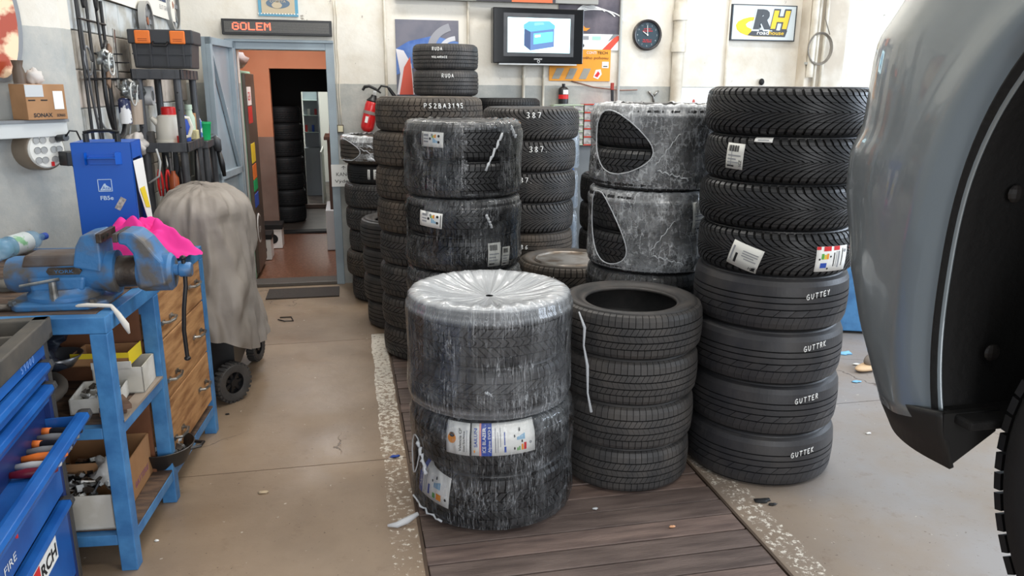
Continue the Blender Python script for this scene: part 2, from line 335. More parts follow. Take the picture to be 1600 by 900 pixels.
# hollow concrete blocks of the recess
bm_ = [M('block_a', (178, 172, 162), .8, pos=True, col2=(150, 142, 130), sc=7, bump=.4), M('block_b', (190, 178, 168), .8, pos=True, col2=(160, 150, 138), sc=7, bump=.4), M('block_c', (196, 200, 200), .75, pos=True, col2=(170, 168, 160), sc=7, bump=.4)]
ux, uy = (.12/2.373, 2.37/2.373); blk = MB().box((0, 0, 0), (.03, .2, .185)); bme = None
for r in range(13):
    for c_ in range(11):
        y = 4.36+.205*c_+(.1 if r % 2 else 0)
        if y > 6.45 or r < 3: continue
        x = -1.335+(y-4.2)*ux+.008+random.uniform(-.003, .004)
        if bme is None:
            o = ob('block', blk, bm_[0], left, bevel=.005); bme = o
        else: o = bme.copy(); COL.objects.link(o)
        o.location = (x, y, .1+.19*r); o.rotation_euler = (0, 0, -atan2(ux, uy)); o.scale = (1, 1, 1)
        o.material_slots[0].link = 'OBJECT'; o.material_slots[0].material = bm_[(r*5+c_*3) % 3]
# floor: poured slabs with open joints over a base
fl = MB().b2((-4, -6, -.3), (7, 6.75, -.02)); floor = struct('floor', fl, M('joint_dirt', (62, 50, 42), .9))
X0, X1 = .205, 1.455
def slab(x0, x1, y0, y1): ob('slab', MB().b2((x0+.0025, y0+.0025, -.05), (x1-.0025, y1-.0025, 0)), m_floor, floor)
for a, b in ((-6, -.2), (-.2, 3.24), (3.24, 5.0), (5.0, 6.73)): slab(-4, X0, a, b)
for a, b in ((-6, 0), (0, 3.42), (3.42, 6.57)): slab(X1, 7, a, b)
slab(X0, X1, 5.05, 6.57); slab(X0, X1, -6, .6)
k = 0; y = .6; pk = None
while y < 5.04:
    if pk is None: o = pk = ob('plank', MB().box((0, 0, 0), (X1-X0-.016, .1075, .05)), plank_m, floor, bevel=.004)
    else: o = pk.copy(); COL.objects.link(o)
    o.location = ((X0+X1)/2+random.uniform(-.003, .003), y+.056, -.027+random.uniform(-.002, .002))
    o.rotation_euler = (0, random.uniform(-.0015, .0015), random.uniform(-.0015, .0015))
    o.material_slots[0].link = 'OBJECT'; o.material_slots[0].material = (plank_m, plank_m2, plank_m)[k % 3]
    y += .1125; k += 1
for x in (X0, X1): ob('edge_angle', MB().b2((x-.006, .6, -.05), (x+.006, 5.05, .001)), M('rust_iron', (96, 80, 68), .6, .5), floor)
struct('ceiling', MB().b2((-4, -3.0, 4.0), (7, 6.75, 4.15)), M('ceiling_paint', (205, 205, 200), .8))
rw = MB(); rw.b2((7, -6, 0), (7.15, 6.75, 1.7)); rw.b2((7, 5.2, 1.7), (7.15, 6.75, 4)); struct('wall_right', rw, m_wall)
# ledge beam and pipes of the back wall
struct('trim_2', MB().b2((.42, Yb-.07, 2.315), (2.1, Yb, 2.40)), M('beam_grey', (150, 150, 146), .6), bevel=.004)
pg = MB()
pw = M('pipe_paint', (222, 216, 202), .5, col2=(196, 186, 168), sc=5); pw2 = M('pipe_paint_grey', (176, 178, 174), .5)
def pipe(name, x, z0, z1, r, mat, lab, yy=None, joints=()):
    t = thing(name, lab, 'pipe', (x, (yy or Yb-r-.006), z0))
    ob('pipe_run', MB().cyl((0, 0, 0), (0, 0, z1-z0), r, 16), mat, t, smooth=True)
    for z in joints: ob('pipe_collar', MB().cyl((0, 0, z-z0-.04), (0, 0, z-z0+.04), r*1.25, 16), mat, t, smooth=True)
    for z in (z0+.12, z1-.12): ob('pipe_clip', MB().box((0, r*.6, z-z0), (r*2.6, r*1.3, .02)), pw2, t)
pipe('drain_pipe', at(1061, 80, Y=6.5).x, 0, 4, .05, pw, 'thick cream drain pipe with collar running down the back wall right of the clock', joints=(1.99, 2.25))
pipe('conduit', at(602, 80, Y=Yb).x, 0, 4, .011, pw, 'thin conduit on the back wall left of the blue racing poster')
pipe('conduit', at(731, 40, Y=Yb).x, 1.4, 4, .011, pw, 'thin conduit on the back wall between the blue poster and the television')
pipe('conduit', at(817, 140, Y=Yb).x, 0, 1.85, .014, pw, 'left one of two conduits coming down below the television')
pipe('conduit', at(848, 140, Y=Yb).x, 0, 1.85, .011, pw, 'right one of two conduits coming down below the television')
pipe('conduit', at(968, 60, Y=Yb).x, 0, 4, .012, pw2, 'grey seam conduit between the posters and the wall clock')
pipe('conduit', at(1136, 60, Y=Yb).x, 0, 4, .010, pw, 'thin conduit left of the yellow and black framed sign')
# pier with pipes at the right of the back wall
struct('trim_3', MB().b2((4.02, Yb-.14, 0), (4.40, Yb, 4)), M('pier_paint', (196, 184, 166), .7, col2=(222, 214, 200), sc=3, bump=.3), bevel=.006)
pipe('riser_pipe', 4.045, 1.75, 4, .03, pw, 'cream riser pipe hugging the left side of the wall pier', yy=Yb-.18)
pipe('riser_pipe', 4.10, 0, 4, .016, pw, 'left one of two thin pipes on the face of the wall pier', yy=Yb-.165)
pipe('riser_pipe', 4.17, 0, 4, .016, pw, 'right one of two thin pipes on the face of the wall pier', yy=Yb-.165)
t = MB(); c0 = at(1281, 76, Y=6.36)
for q in range(3):
    t.tube([(c0.x+(.115+.008*q)*cos(a)*.92, 6.365-.006*q, c0.z+(.125+.006*q)*sin(a)) for a in [2*pi*i/30 for i in range(30)]], .0045, 6, True)
t.tube([(c0.x+.02, 6.37, 2.42), (c0.x+.03, 6.37, c0.z+.25), (c0.x+.09, 6.37, c0.z+.12)], .004, 6)
tag(ob('cable_coil', t, M('cable_grey', (120, 112, 100), .5), smooth='all'), 'coil of thin grey cable hung on the wall pier near the car', 'cable')
# door frame and open leaf
fr = MB()
for a, b in (((-.895, Yb-.03, 0), (DX0, Yb+.03, 1.985)), ((DX1, Yb-.03, 0), (-.075, Yb+.03, 1.975)), ((DX0, Yb-.03, DZ), (DX1, Yb+.03, 1.98))): fr.b2(a, b)
fr.b2((-.895, Yb-.05, 1.97), (-.075, Yb-.02, 1.99))
struct('trim_4', fr, doorblue, bevel=.003)
struct('trim_5', MB().b2((DX0, Yb-.03, 0), (DX1, Yb+.17, .03)), M('sill_iron', (94, 88, 82), .5, .4), bevel=.004)
hx, hy = -.875, Yb-.03; ex, ey = at(316, 60, Y=5.93).x, 5.93; ang = atan2(ex-hx, -(ey-hy)); LL = sqrt((ex-hx)**2+(ey-hy)**2)
dl = bpy.data.objects.new('door_1', None); COL.objects.link(dl); dl.location = (hx, hy, .02); dl.rotation_euler = (0, 0, ang); dl['kind'] = 'structure'
ob('door_leaf', MB().b2((-.016, -LL, 0), (.016, 0, 1.95)), doorblue, dl)
fm = MB()
for a, b in (((.016, -LL, 0), (.05, -LL+.05, 1.95)), ((.016, -.05, 0), (.05, 0, 1.95)), ((.016, -LL, 1.90), (.05, 0, 1.95)), ((.016, -LL, 0), (.05, 0, .05)), ((.016, -LL, .95), (.05, 0, 1.0))): fm.b2(a, b)
ob('leaf_frame', fm, doorblue, dl, bevel=.002)
ob('brace', MB().tube([(.035, -LL+.05, 1.86), (.035, -.06, 1.0)], .018, 4), doorblue, dl)
ob('door_sticker', MB().b2((.0165, -.30, 1.40), (.018, -.20, 1.455)), white, dl); ob('door_sticker', MB().b2((.0175, -.30, 1.40), (.019, -.265, 1.455)), M('cyan_print', (40, 180, 220), .5), dl)
# corridor beyond the door
oran = M('orange_wall', (206, 144, 108), .7, col2=(198, 134, 98), sc=2); brn = M('brown_wall', (122, 98, 86), .6, col2=(138, 118, 106), sc=2)
def twotone(nm, a, b, zs=1.09):
    struct(nm, MB().b2((a[0], a[1], 0), (b[0], b[1], zs)), brn); struct(nm, MB().b2((a[0], a[1], zs), (b[0], b[1], 2.6)), oran)
tf = M('terrazzo', (104, 66, 48), .32, col2=(134, 96, 76), sc=45, lo=.45, hi=.62)
struct('floor', MB().b2((-1.7, 6.74, -.06), (.3, 9.02, -.005)), tf)
twotone('wall_corridor_left', (-1.5, 6.73), (-1.22, 9.02)); twotone('wall_corridor_right', (-.06, 6.73), (.1, 9.02))
wf = [((-1.5, 9.02, 0), (-.80, 9.14, 2.6)), ((-.18, 9.02, 0), (.1, 9.14, 2.6)), ((-.80, 9.02, 1.82), (-.18, 9.14, 2.6))]
for a, b in wf:
    if a[2] == 0: twotone('wall_corridor_end', a, b)
    else: struct('wall_corridor_end', MB().b2(a, b), oran)
struct('ceiling', MB().b2((-1.6, 6.73, 2.6), (.2, 14.2, 2.7)), dark)
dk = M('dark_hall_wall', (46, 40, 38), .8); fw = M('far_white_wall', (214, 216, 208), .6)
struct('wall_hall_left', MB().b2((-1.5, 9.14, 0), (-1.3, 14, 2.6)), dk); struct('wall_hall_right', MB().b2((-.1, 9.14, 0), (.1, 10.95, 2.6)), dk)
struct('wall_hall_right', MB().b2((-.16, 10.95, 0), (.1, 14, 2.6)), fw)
struct('wall_hall_shade', MB().b2((-1.5, 10.98, 0), (-.585, 11.1, 2.6)).b2((-.585, 10.98, 1.56), (.1, 11.1, 2.6)), dark)  # near-black wall added for the unlit hall, its darkness put into the colour
t = thing('glass_cabinet', 'white glazed cabinet in the bright room beyond the dark hall', 'cabinet', (-.52, 12.2, 0)); ob('cabinet_body', MB().b2((-.12, 0, 0), (.12, .3, .72)).b2((-.12, .28, .72), (.12, .3, 1.6)).b2((.10, 0, .72), (.12, .3, 1.6)), M('far_grey', (150, 158, 164), .4), t)
for z in (.95, 1.2, 1.42): ob('glass_shelf', MB().b2((-.12, .02, z), (.10, .28, z+.01)), M('shelf_green', (190, 214, 206), .2), t)
for i, m_ in enumerate((red, white, inkb, red)): ob('packet', MB().b2((-.10+.05*i, .08, .96+.24*(i % 2)), (-.065+.05*i, .14, 1.06+.24*(i % 2))), m_, t)
struct('wall_hall_bend', MB().b2((-.38, 11.1, 0), (-.36, 12.2, .75)), fw); struct('wall_hall_end', MB().b2((-1.5, 14, 0), (.2, 14.15, 2.6)), fw)
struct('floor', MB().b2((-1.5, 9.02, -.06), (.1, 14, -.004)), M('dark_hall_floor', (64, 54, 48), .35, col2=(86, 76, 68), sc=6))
struct('trim_6', MB().b2((-1.3, 10.9, 0), (-.1, 11.0, .05)), M('step_edge', (88, 68, 56), .6)); struct('trim_7', MB().b2((-.80, 9.0, 0), (-.18, 9.15, .02)), dark)
# things in the corridor
t = thing('vending_machine', 'tall drinks machine with green side, brown stickered front inside the doorway', 'machine', (-1.0, 7.15, 0))
vb = M('machine_brown', (92, 78, 66), .35, col2=(78, 66, 56), sc=2); mint = M('mint_green', (132, 176, 150), .5, col2=(118, 160, 136), sc=4)
ob('machine_body', MB().b2((-.2, -.3, .0), (.17, .35, 1.76)), mint, t, bevel=.006); ob('machine_front', MB().b2((.17, -.29, .05), (.20, .34, 1.74)), vb, t, bevel=.004)
for z0, z1, mt in ((1.48, 1.63, white), (1.33, 1.47, red), (1.0, 1.16, yel), (.86, .98, orange), (.76, .85, green), (.62, .73, inkb)):
    ob('sticker', MB().b2((.2, -.26, z0), (.204, .0, z1)), mt, t)
ob('round_sticker', MB().lathe([(0, 0), (.13, 0), (.13, .004), (0, .004)], 24, (.2, -.1, .42), 'X'), white, t); ob('round_sticker', MB().lathe([(0, 0), (.11, 0), (.11, .004), (0, .004)], 24, (.2025, -.1, .42), 'X'), vb, t)
ti = MB(); text(ti, 'GEN', .1, lambda a, b: (.2055, -.25+a, 1.52+b)); ob('lettering', ti, inkr, t)
tx = MB(); text(tx, 'GEN', .07, lambda a, b: (.2085, -.19+a, .39+b)); ob('lettering', tx, white, t)
tag(ob('rolled_bag', MB().ell((-.92, 7.15, 1.845), (.12, .3, .075), jit=.3), M('bag_grey', (138, 124, 118), .7), smooth='all'), 'rolled grey bag lying on top of the drinks machine', 'bag')
for i, (x, y, lab) in enumerate(((-.86, 7.75, 'nearer'), (-.80, 8.3, 'farther'))):
    t = thing('toner_box', '%s of two small black and white boxes on the corridor floor' % lab, 'box', (x, y, 0), group='boxes on the corridor floor')
    ob('carton', MB().b2((-.09, -.12, 0), (.09, .12, .20)), white, t, bevel=.003); ob('lid', MB().b2((-.10, -.13, .20), (.10, .13, .25)), dark, t, bevel=.003)
    ob('roundel', MB().lathe([(0, 0), (.05, 0), (.05, .003), (0, .003)], 18, (0, -.1225, .1), 'Y'), dark, t)
t = thing('wooden_cabinet', 'narrow brown wooden cabinet at the right side of the corridor', 'cabinet', (-.14, 8.3, 0))
ob('body', MB().b2((-.06, -.3, .42), (.06, .3, 1.12)), M('dark_wood', (74, 48, 36), .5), t, bevel=.004); ob('top_board', MB().b2((-.09, -.33, 1.12), (.06, .33, 1.15)), M('dark_wood', (74, 48, 36)), t); ob('foot_panel', MB().b2((-.11, -.32, 0), (.06, .32, .42)), lgrey, t, bevel=.01)
tag(ob('red_brush', MB().box((-.15, 8.1, 1.2), (.05, .2, .07), rx=.5), M('dark_red', (120, 26, 20), .5), bevel=.01), 'dark red brush lying on the brown corridor cabinet', 'brush')
# ------------------------------------------------------------ tyres
HW = .1; RR = .32
def prof(v):
    a = abs(v); s = 1 if v >= 0 else -1
    if a <= .74: return (RR-.005*a*a*1.8, s*a*.0905)
    t = (a-.74)/.26*pi/2*.93
    return (RR-.0049-.030*(1-cos(t)), s*(.067+.0275*sin(t)))
def profn(v, off):
    r, z = prof(v); r1, z1 = prof(min(1.0, v+.01)); r2, z2 = prof(max(-1.0, v-.01)); n = Vector((z1-z2, r2-r1)).normalized()
    return (r+n.x*off, z+n.y*off)
def pt(th, v, off=0):
    r, z = profn(v, off); return (r*cos(th), r*sin(th), z)
def tread(ribs, depth=.008):
    mb = MB()
    for (v0, v1, n, gap, sh, nv, ph) in ribs:
        if n == 0:
            n = 120; gap = 0
        else: pass
        for i in range(n):
            ta = 2*pi*(i+ph)/n; tb = ta+2*pi/n*(1-gap); vs = []
            for off in (0, -depth):
                for th in (ta, tb):
                    for j in range(nv+1):
                        v = v0+(v1-v0)*j/nv; vs.append(pt(th+(sh(v) if sh else 0), v, off))
            q = nv+1; fs = []
            for j in range(nv):
                fs.append((j, q+j, q+j+1, j+1))
                if gap: fs += [(j, j+1, 2*q+j+1, 2*q+j), (q+j+1, q+j, 3*q+j, 3*q+j+1)]
            fs += [(q, 0, 2*q, 3*q), (nv, q+nv, 3*q+nv, 2*q+nv)]
            mb.add(vs, fs)
    me = bpy.data.meshes.new('tread'); me.from_pydata(mb.v, [], mb.f); me.update(); me.materials.append(RB['new'])
    return me
def casing():
    P = [profn(v/10-1, -.0075) for v in range(0, 21)]
    out = [(r, z) for r, z in P]
    side = [(.292, .0965), (.280, .0985), (.279, .1000), (.268, .1000), (.255, .0985), (.240, .0945), (.239, .0925), (.226, .0880), (.216, .0830), (.214, .0855), (.206, .0830), (.2035, .0770), (.2050, .0700)]
    ins = [(.215, .0740), (.240, .0830), (.265, .0830), (.290, .0700), (.302, .0400), (.304, .0)]
    full = [(r, -z) for r, z in reversed(side)]+out+side+ins+[(r, -z) for r, z in reversed(ins[:-1])]
    n = 96; vs = []; q = len(full)
    for i in range(n):
        a = 2*pi*i/n; vs += [(r*cos(a), r*sin(a), z) for r, z in full]
    fs = [(i*q+j, ((i+1) % n)*q+j, ((i+1) % n)*q+(j+1) % q, i*q+(j+1) % q) for i in range(n) for j in range(q)]
    me = bpy.data.meshes.new('casing'); me.from_pydata(vs, [], fs); me.update(); me.materials.append(RB['new']); me.materials.append(RB['groove_shade'])
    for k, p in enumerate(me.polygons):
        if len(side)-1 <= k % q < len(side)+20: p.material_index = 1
    me.polygons.foreach_set('use_smooth', [True]*len(me.polygons)); return me
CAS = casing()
S = lambda k, p: (lambda v: k*(1-abs(v))**p)
z_ = lambda k, f: (lambda v: k*sin(v*f))
lin = lambda k, v0=0: (lambda v: k*(v-v0))
def curl(k): return lambda v: k*(max(0, .92-abs(v)))**2.0
TR = dict(
 vee=tread([(-.02, .42, 62, .27, curl(.50), 6, 0), (.44, .72, 62, .27, curl(.50), 3, .15), (.74, 1, 62, .32, curl(.50), 3, .15),
            (-.42, -.03, 62, .27, curl(.50), 6, .5), (-.72, -.44, 62, .27, curl(.50), 3, .65), (-1, -.74, 62, .32, curl(.50), 3, .65)]),
 block=tread([(.58, 1, 66, .16, lin(.06), 4, 0), (.22, .54, 66, .22, lin(.28), 3, .2), (-.14, .18, 66, .22, S(.3, 1.2), 4, .4), (-.54, -.18, 66, .22, lin(-.28), 3, .1), (-1, -.58, 66, .16, lin(-.06), 4, .6)]),
 alls=tread([(.60, 1, 58, .14, z_(.015, 9), 4, 0), (.26, .56, 58, .14, z_(.03, 11), 4, .3), (-.09, .22, 58, .16, z_(.03, 11), 4, .6), (-.50, -.13, 58, .14, z_(.03, 9), 4, .2), (-1, -.54, 48, .14, z_(.012, 9), 4, .5)], .007),
 summer=tread([(.50, 1, 70, .09, None, 4, 0), (.145, .445, 84, .10, lin(.16), 3, .2), (-.185, .085, 84, .06, lin(-.14), 3, .4), (-.505, -.245, 84, .10, lin(.16), 3, .1), (-1, -.56, 70, .09, None, 4, .5)], .006),
 gut=tread([(.38, 1, 0, 0, None, 5, 0), (.14, .33, 0, 0, None, 2, 0), (-.12, .09, 0, 0, None, 2, 0), (-.42, -.17, 34, .05, lin(.34), 4, 0), (-1, -.47, 68, .04, lambda v: .10*max(0, v+.75), 4, 0)], .006),
 ribs=tread([(.50, 1, 0, 0, None, 4, 0), (.18, .44, 0, 0, None, 2, 0), (-.14, .12, 0, 0, None, 2, 0), (-.46, -.20, 0, 0, None, 2, 0), (-1, -.52, 80, .06, None, 4, 0)], .005),
 zig=tread([(.56, 1, 56, .16, None, 4, 0), (.14, .52, 56, .20, lin(.40), 3, 0), (-.10, .10, 100, .12, lin(.3), 1, 0), (-.52, -.14, 56, .20, lin(-.40), 3, .5), (-1, -.56, 56, .16, None, 4, .5)]))
PROTO = {}
def tyre(pat, rub, c, z0, t, R, label, group=None, tilt=0):
    """one tyre lying flat: casing and tread under an Empty at its lower face"""
    o = bpy.data.objects.new('tyre', None); COL.objects.link(o); o.location = (c[0], c[1], z0); o.scale = (R/RR, R/RR, t/.2); o['label'] = label; o['category'] = 'tyre'
    if group: o['group'] = group
    rz = random.uniform(0, 6)
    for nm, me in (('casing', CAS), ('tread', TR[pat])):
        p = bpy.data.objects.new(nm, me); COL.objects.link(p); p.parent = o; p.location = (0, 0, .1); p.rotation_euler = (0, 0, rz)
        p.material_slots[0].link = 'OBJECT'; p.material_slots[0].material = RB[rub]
    o['thc'] = atan2(-c[1], -c[0]); return o
def surf(o, off=.0015):
    """(dx, dz): metres along the tread / height within the tyre -> local point on the tread facing the room"""
    t0 = o['thc']
    def f(dx, z, e=0):
        zz = max(-.094, min(.094, z-.1)); v = zz/.0905
        if abs(zz) > .067: v = (1 if zz > 0 else -1)*(.74+.26*asin(min(1, (abs(zz)-.067)/.0275))/(pi/2*.93))
        v = max(-1, min(1, v)); r, z2 = profn(v, off+e); a = t0+dx/RR
        return (r*cos(a), r*sin(a), z2+.1)
    return f
def mark(o, s, dx, z, size, r=.0022, drop=0, mat=None):
    f = surf(o, .001); mb = strokes(MB(), s, size, lambda a, b: f(dx+a, z+b-drop*a), r)
    ob('chalk_mark', mb, mat or chalk, o, smooth='all')
def sticker(o, x0, x1, z0, z1, deco=(), tilt=0, off=.002, mat=white, name='paper_label'):
    f = surf(o, off); xc, zc = (x0+x1)/2, (z0+z1)/2
    def g(a, b, e=0):
        x = x0+(x1-x0)*a-xc; z = z0+(z1-z0)*b-zc
        return f(xc+x*cos(tilt)-z*sin(tilt), zc+x*sin(tilt)+z*cos(tilt), e)
    def grid(a0, a1, b0, b1, e, n=8):
        mb = MB(); vs = [g(a0+(a1-a0)*i/n, b0+(b1-b0)*j/3, e) for i in range(n+1) for j in range(4)]
        return mb.add(vs, [(i*4+j, (i+1)*4+j, (i+1)*4+j+1, i*4+j+1) for i in range(n) for j in range(3)])
    lab = ob(name, grid(0, 1, 0, 1, 0), mat, o, smooth='all'); sd = lab.modifiers.new('thickness', 'SOLIDIFY'); sd.thickness = .0008; sd.offset = -1
    by = {}
    for d in deco:
        if d[0] == 'r': mb = grid(d[1], d[2], d[3], d[4], .0006, 3); m_ = d[5]
        elif d[0] == 't': mb = text(MB(), d[1], d[4], lambda a, b: g(d[2]+a, d[3]+b, .0010), width=d[5], bold=.01); m_ = d[6]
        elif d[0] == 'v': mb = text(MB(), d[1], d[4], lambda a, b: g(d[2]-b, d[3]+a, .0010), width=d[5], bold=.01); m_ = d[6]
        else:
            mb = MB(); cx, cy, rx, ry = d[1:5]; mb.add([g(cx, cy, .0009)]+[g(cx+rx*cos(2*pi*i/14), cy+ry*sin(2*pi*i/14), .0009) for i in range(14)], [(0, i+1, (i+1) % 14+1) for i in range(14)]); m_ = d[5]
        by.setdefault(m_.name, (m_, MB()))[1].add(mb.v, mb.f)
    for m_, mb in by.values(): ob('print', mb, m_, lab)
    return lab
EU = [('c', .5, .80, .05, .09, inkgy), ('c', .42, .55, .05, .09, ink), ('r', .55, .60, .30, .62, inklb), ('r', .62, .67, .30, .52, inklb), ('r', .69, .74, .30, .45, inklb), ('r', .50, .55, .62, .85, inkg), ('r', .56, .61, .62, .80, yel), ('r', .62, .68, .62, .85, inko), ('r', .12, .34, .7, .85, inkgy), ('r', .12, .34, .5, .58, inkgy), ('r', .12, .34, .30, .40, inkgy), ('c', .8, .75, .05, .09, ink), ('c', .8, .35, .05, .09, ink)]
BAR = [('r', .1+.05*i, .1+.05*i+.02+.012*(i % 3), .68, .92, ink) for i in range(12)]+[('r', .1, .85, .5, .55, inkgy), ('r', .1, .6, .36, .41, inkgy), ('r', .1, .75, .24, .28, inkgy), ('r', .1, .5, .08, .14, ink)]
def film(label, c, R, z0, z1, top=None, holes=(), mat=None, pinch=.006, name='stretch_wrap', nth=220, nz_=44, dip=.03, seed=0, edge=None, rin=.55, rects=()):
    """film pulled round a packet of tyres; holes are (angle offset, height, half width, half height, skew)"""
    th0 = atan2(-c[1], -c[0]); mb = MB(); H = z1-z0; rows = []
    rows.append((R*.72, z0+.006)); rows.append((R*.90, z0+.006)); rows.append((R*.975, z0+.02))
    for j in range(nz_+1):
        t = j/nz_; rows.append((R-pinch*sin(pi*t)**2-.010*(max(0, abs(t-.5)-.43)/.07)**2, z0+.03+(H-.06)*t))
    rows += [(R*.965, z1-.010), (R*.93, z1+.002), (R*.85, z1+.006), (R*.75, z1+.002)]
    if top == 'closed': rows += [(R*.64, z1-.010), (R*.5, z1-.020), (R*.34, z1-.026), (R*.18, z1-.029), (R*.04, z1-.030)]
    q = len(rows); uv = []
    for i in range(nth):
        a = 2*pi*i/nth
        for j, (r, z) in enumerate(rows):
            rad = r/R
            n = noise.noise(Vector((cos(a)*9+seed, sin(a)*9, z*3.5)))*.006+noise.noise(Vector((cos(a)*26, sin(a)*26+seed, z*5)))*.0035
            if z > z1-.03 and rad < .9: mb.v.append((r*cos(a), r*sin(a), z+n*1.8*rad+sin(a*34+seed)*.0022*rad))
            else: mb.v.append(((r+abs(n)*1.1)*cos(a), (r+abs(n)*1.1)*sin(a), z))
            uv.append((i/nth*2, z/.6 if rad > .93 else z1/.6+(1-rad)*.3))
    def inside(a, z):
        for a0, a1, za, zb in rects:
            d = (a-th0+pi) % (2*pi)-pi
            if a0+.03*sin(z*60) < d < a1+.04*sin(z*45+1) and za < z < zb: return True
        for h in holes:
            d = (a-(th0+h[0])+pi) % (2*pi)-pi; y = z-h[1]-h[4]*d; k = 1-.35*(d/h[2])
            if (d/h[2])**2+(y/h[3]/max(.35, k))**2 < 1: return True
        return False
    for i in range(nth):
        for j in range(q-1):
            a = 2*pi*(i+.5)/nth; z = (rows[j][1]+rows[j+1][1])/2
            if 3 <= j < q-5 and inside(a, z): continue
            k = (i+1) % nth; mb.f.append((i*q+j, k*q+j, k*q+j+1, i*q+j+1))
    mb.uv = uv; o = ob(name, mb, mat or m_film, smooth='all', loc=(c[0], c[1], 0)); tag(o, label, 'plastic wrap')
    # gathered film along the torn edges and drawn-up folds
    eb = MB()
    for h in holes:
        pts = []
        for i in range(40):
            a = 2*pi*i/40; d = h[2]*cos(a); y = h[3]*sin(a)*max(.35, 1-.35*cos(a)); aa = th0+h[0]+d; zz = h[1]+y+h[4]*d
            zz = min(max(zz, z0+.02), z1-.01); rr = R+.001+.002*noise.noise(Vector((i*.7, seed, 0))); pts.append((rr*cos(aa), rr*sin(aa), zz))
        eb.tube(pts, [.0026+.002*abs(noise.noise(Vector((i*.5, 3+seed, 0)))) for i in range(40)], 5, True)
    for f in (edge or ()):
        a0, za, a1, zb, wd = f; pts = []; 
        for i in range(14):
            t = i/13; aa = th0+a0+(a1-a0)*t; pts.append(((R+.006+.004*sin(i*1.7))*cos(aa), (R+.006+.004*sin(i*1.7))*sin(aa), za+(zb-za)*t+.006*sin(i*2.3)))
        eb.tube(pts, [wd*(.5+.8*abs(sin(i*1.3+a0*9))) for i in range(14)], 6)
    if eb.v: ob('gathered_film', eb, M('film_fold', (226, 230, 234), .3, alpha=.55), o, smooth='all')
    return o
def fit(c, R, dx=0): return (c[0]+dx, c[1])
# ------------------------------------------------------------ stacks of tyres
def stack(c, zs, R, pats, rubs, labs, dx=None, dy=None, grp=None):
    out = []
    for i in range(len(zs)-1):
        g = lambda q: q[i] if isinstance(q, (list, tuple)) else q
        cc = (c[0]+(dx[i] if dx else random.uniform(-.008, .008)), c[1]+(dy[i] if dy else random.uniform(-.006, .006)))
        out.append(tyre(g(pats), g(rubs), cc, zs[i], zs[i+1]-zs[i], g(R), labs[i], grp))
    return out
# black tyres piled in the dark hall beyond the corridor
for k in range(7): tyre('gut', 'dark', (-.78+.012*(k % 2), 9.95), .2*k, .2, .235, '%s of the black tyres piled in the dark hall beyond the corridor' % ('lowest', 'second lowest', 'third', 'middle', 'fifth', 'second highest', 'topmost')[k], 'black tyres in the dark hall')
# front wrapped packets
c1 = (.53, 2.865)
s = stack(c1, [0, .225, .455, .655, .865], [.318, .316, .312, .308], ['block', 'block', 'zig', 'block'], ['new', 'new', 'worn', 'worn'],
    ['bottom tyre of the film-wrapped front stack, with a paper label at its left', 'second tyre from the floor in the front wrapped stack, with two long paper labels',
     'third tyre from the floor in the front wrapped stack, zigzag tread under film', 'top tyre of the front wrapped stack, under white gathered film'], dx=[.0, .0, -.012, -.012], grp='tyres in the wrapped stack nearest the camera')
sticker(s[1], -.175, -.082, .085, .185, [('c', .25, .52, .18, .17, inko), ('c', .25, .64, .12, .08, ink), ('r', .2, .24, .36, .62, white), ('r', .27, .31, .36, .62, white), ('v', 'Valencia CF', .66, .12, .16, .76, ink), ('v', 'Global Tyre Partner', .80, .12, .10, .7, ink), ('r', .88, .90, .12, .85, inkgy)], off=.012)
sticker(s[1], -.075, .165, .090, .188, [('v', 'SAILUN', .09, .30, .07, .6, inkb), ('c', .045, .15, .012, .05, inko), ('r', .12, .15, 0, 1, M('pink_ink', (236, 160, 150), .6)), ('r', .15, .31, 0, 1, inkb), ('v', 'ICE BLAZER', .22, .12, .075, .80, white), ('v', 'Alpine EVO1', .295, .12, .06, .80, white), ('r', .36, .375, .1, .9, inkgy), ('r', .40, .41, .1, .8, inkgy), ('r', .44, .45, .3, .9, inkgy), ('r', .50, .53, .1, .3, inkb), ('r', .50, .515, .35, .8, inkb)] +
        [('r', .70+.022*i, .716+.022*i, .48, .58+.02*i, inklb) for i in range(6)]+[('r', .70, .72, .12, .22, inkg), ('r', .73, .75, .12, .26, inkg), ('r', .77, .80, .12, .32, inko), ('r', .81, .85, .12, .36, inkr), ('c', .66, .62, .012, .05, ink), ('c', .74, .82, .012, .05, ink), ('c', .66, .2, .012, .05, ink), ('c', .78, .42, .012, .05, ink), ('c', .92, .33, .02, .05, inkgy)], tilt=.02, off=.012)
sticker(s[0], -.335, -.165, .085, .190, [('r', 0, .14, 0, 1, inkb), ('v', 'Alpine', .11, .2, .09, .6, white), ('r', .22, .24, .1, .9, inkgy), ('r', .28, .30, .2, .9, inkgy), ('r', .36, .42, .15, .5, inkb)]+[('r', .55+.04*i, .58+.04*i, .5, .66+.02*i, inklb) for i in range(5)]+[('r', .52, .60, .12, .3, inkg), ('r', .64, .78, .12, .34, inko), ('c', .5, .7, .02, .05, ink), ('c', .62, .84, .02, .05, ink), ('c', .9, .25, .03, .05, ink)], tilt=-.10, off=.012)
film('clear stretch film round the two lower tyres of the front wrapped stack', c1, .334, .0, .452, holes=[(-1.12, .255, .13, .075, .3)], edge=[(-.6, .03, -1.2, .06, .004), (-1.0, .32, -.85, .21, .007)], mat=m_film, seed=1, rin=.7)
film('milky stretch film gathered over the top of the front wrapped stack', (c1[0]-.012, c1[1]), .328, .452, .885, top='closed', edge=[(-.05, .585, .02, .575, .0025)], mat=m_film_top, seed=4)
t = MB(); 
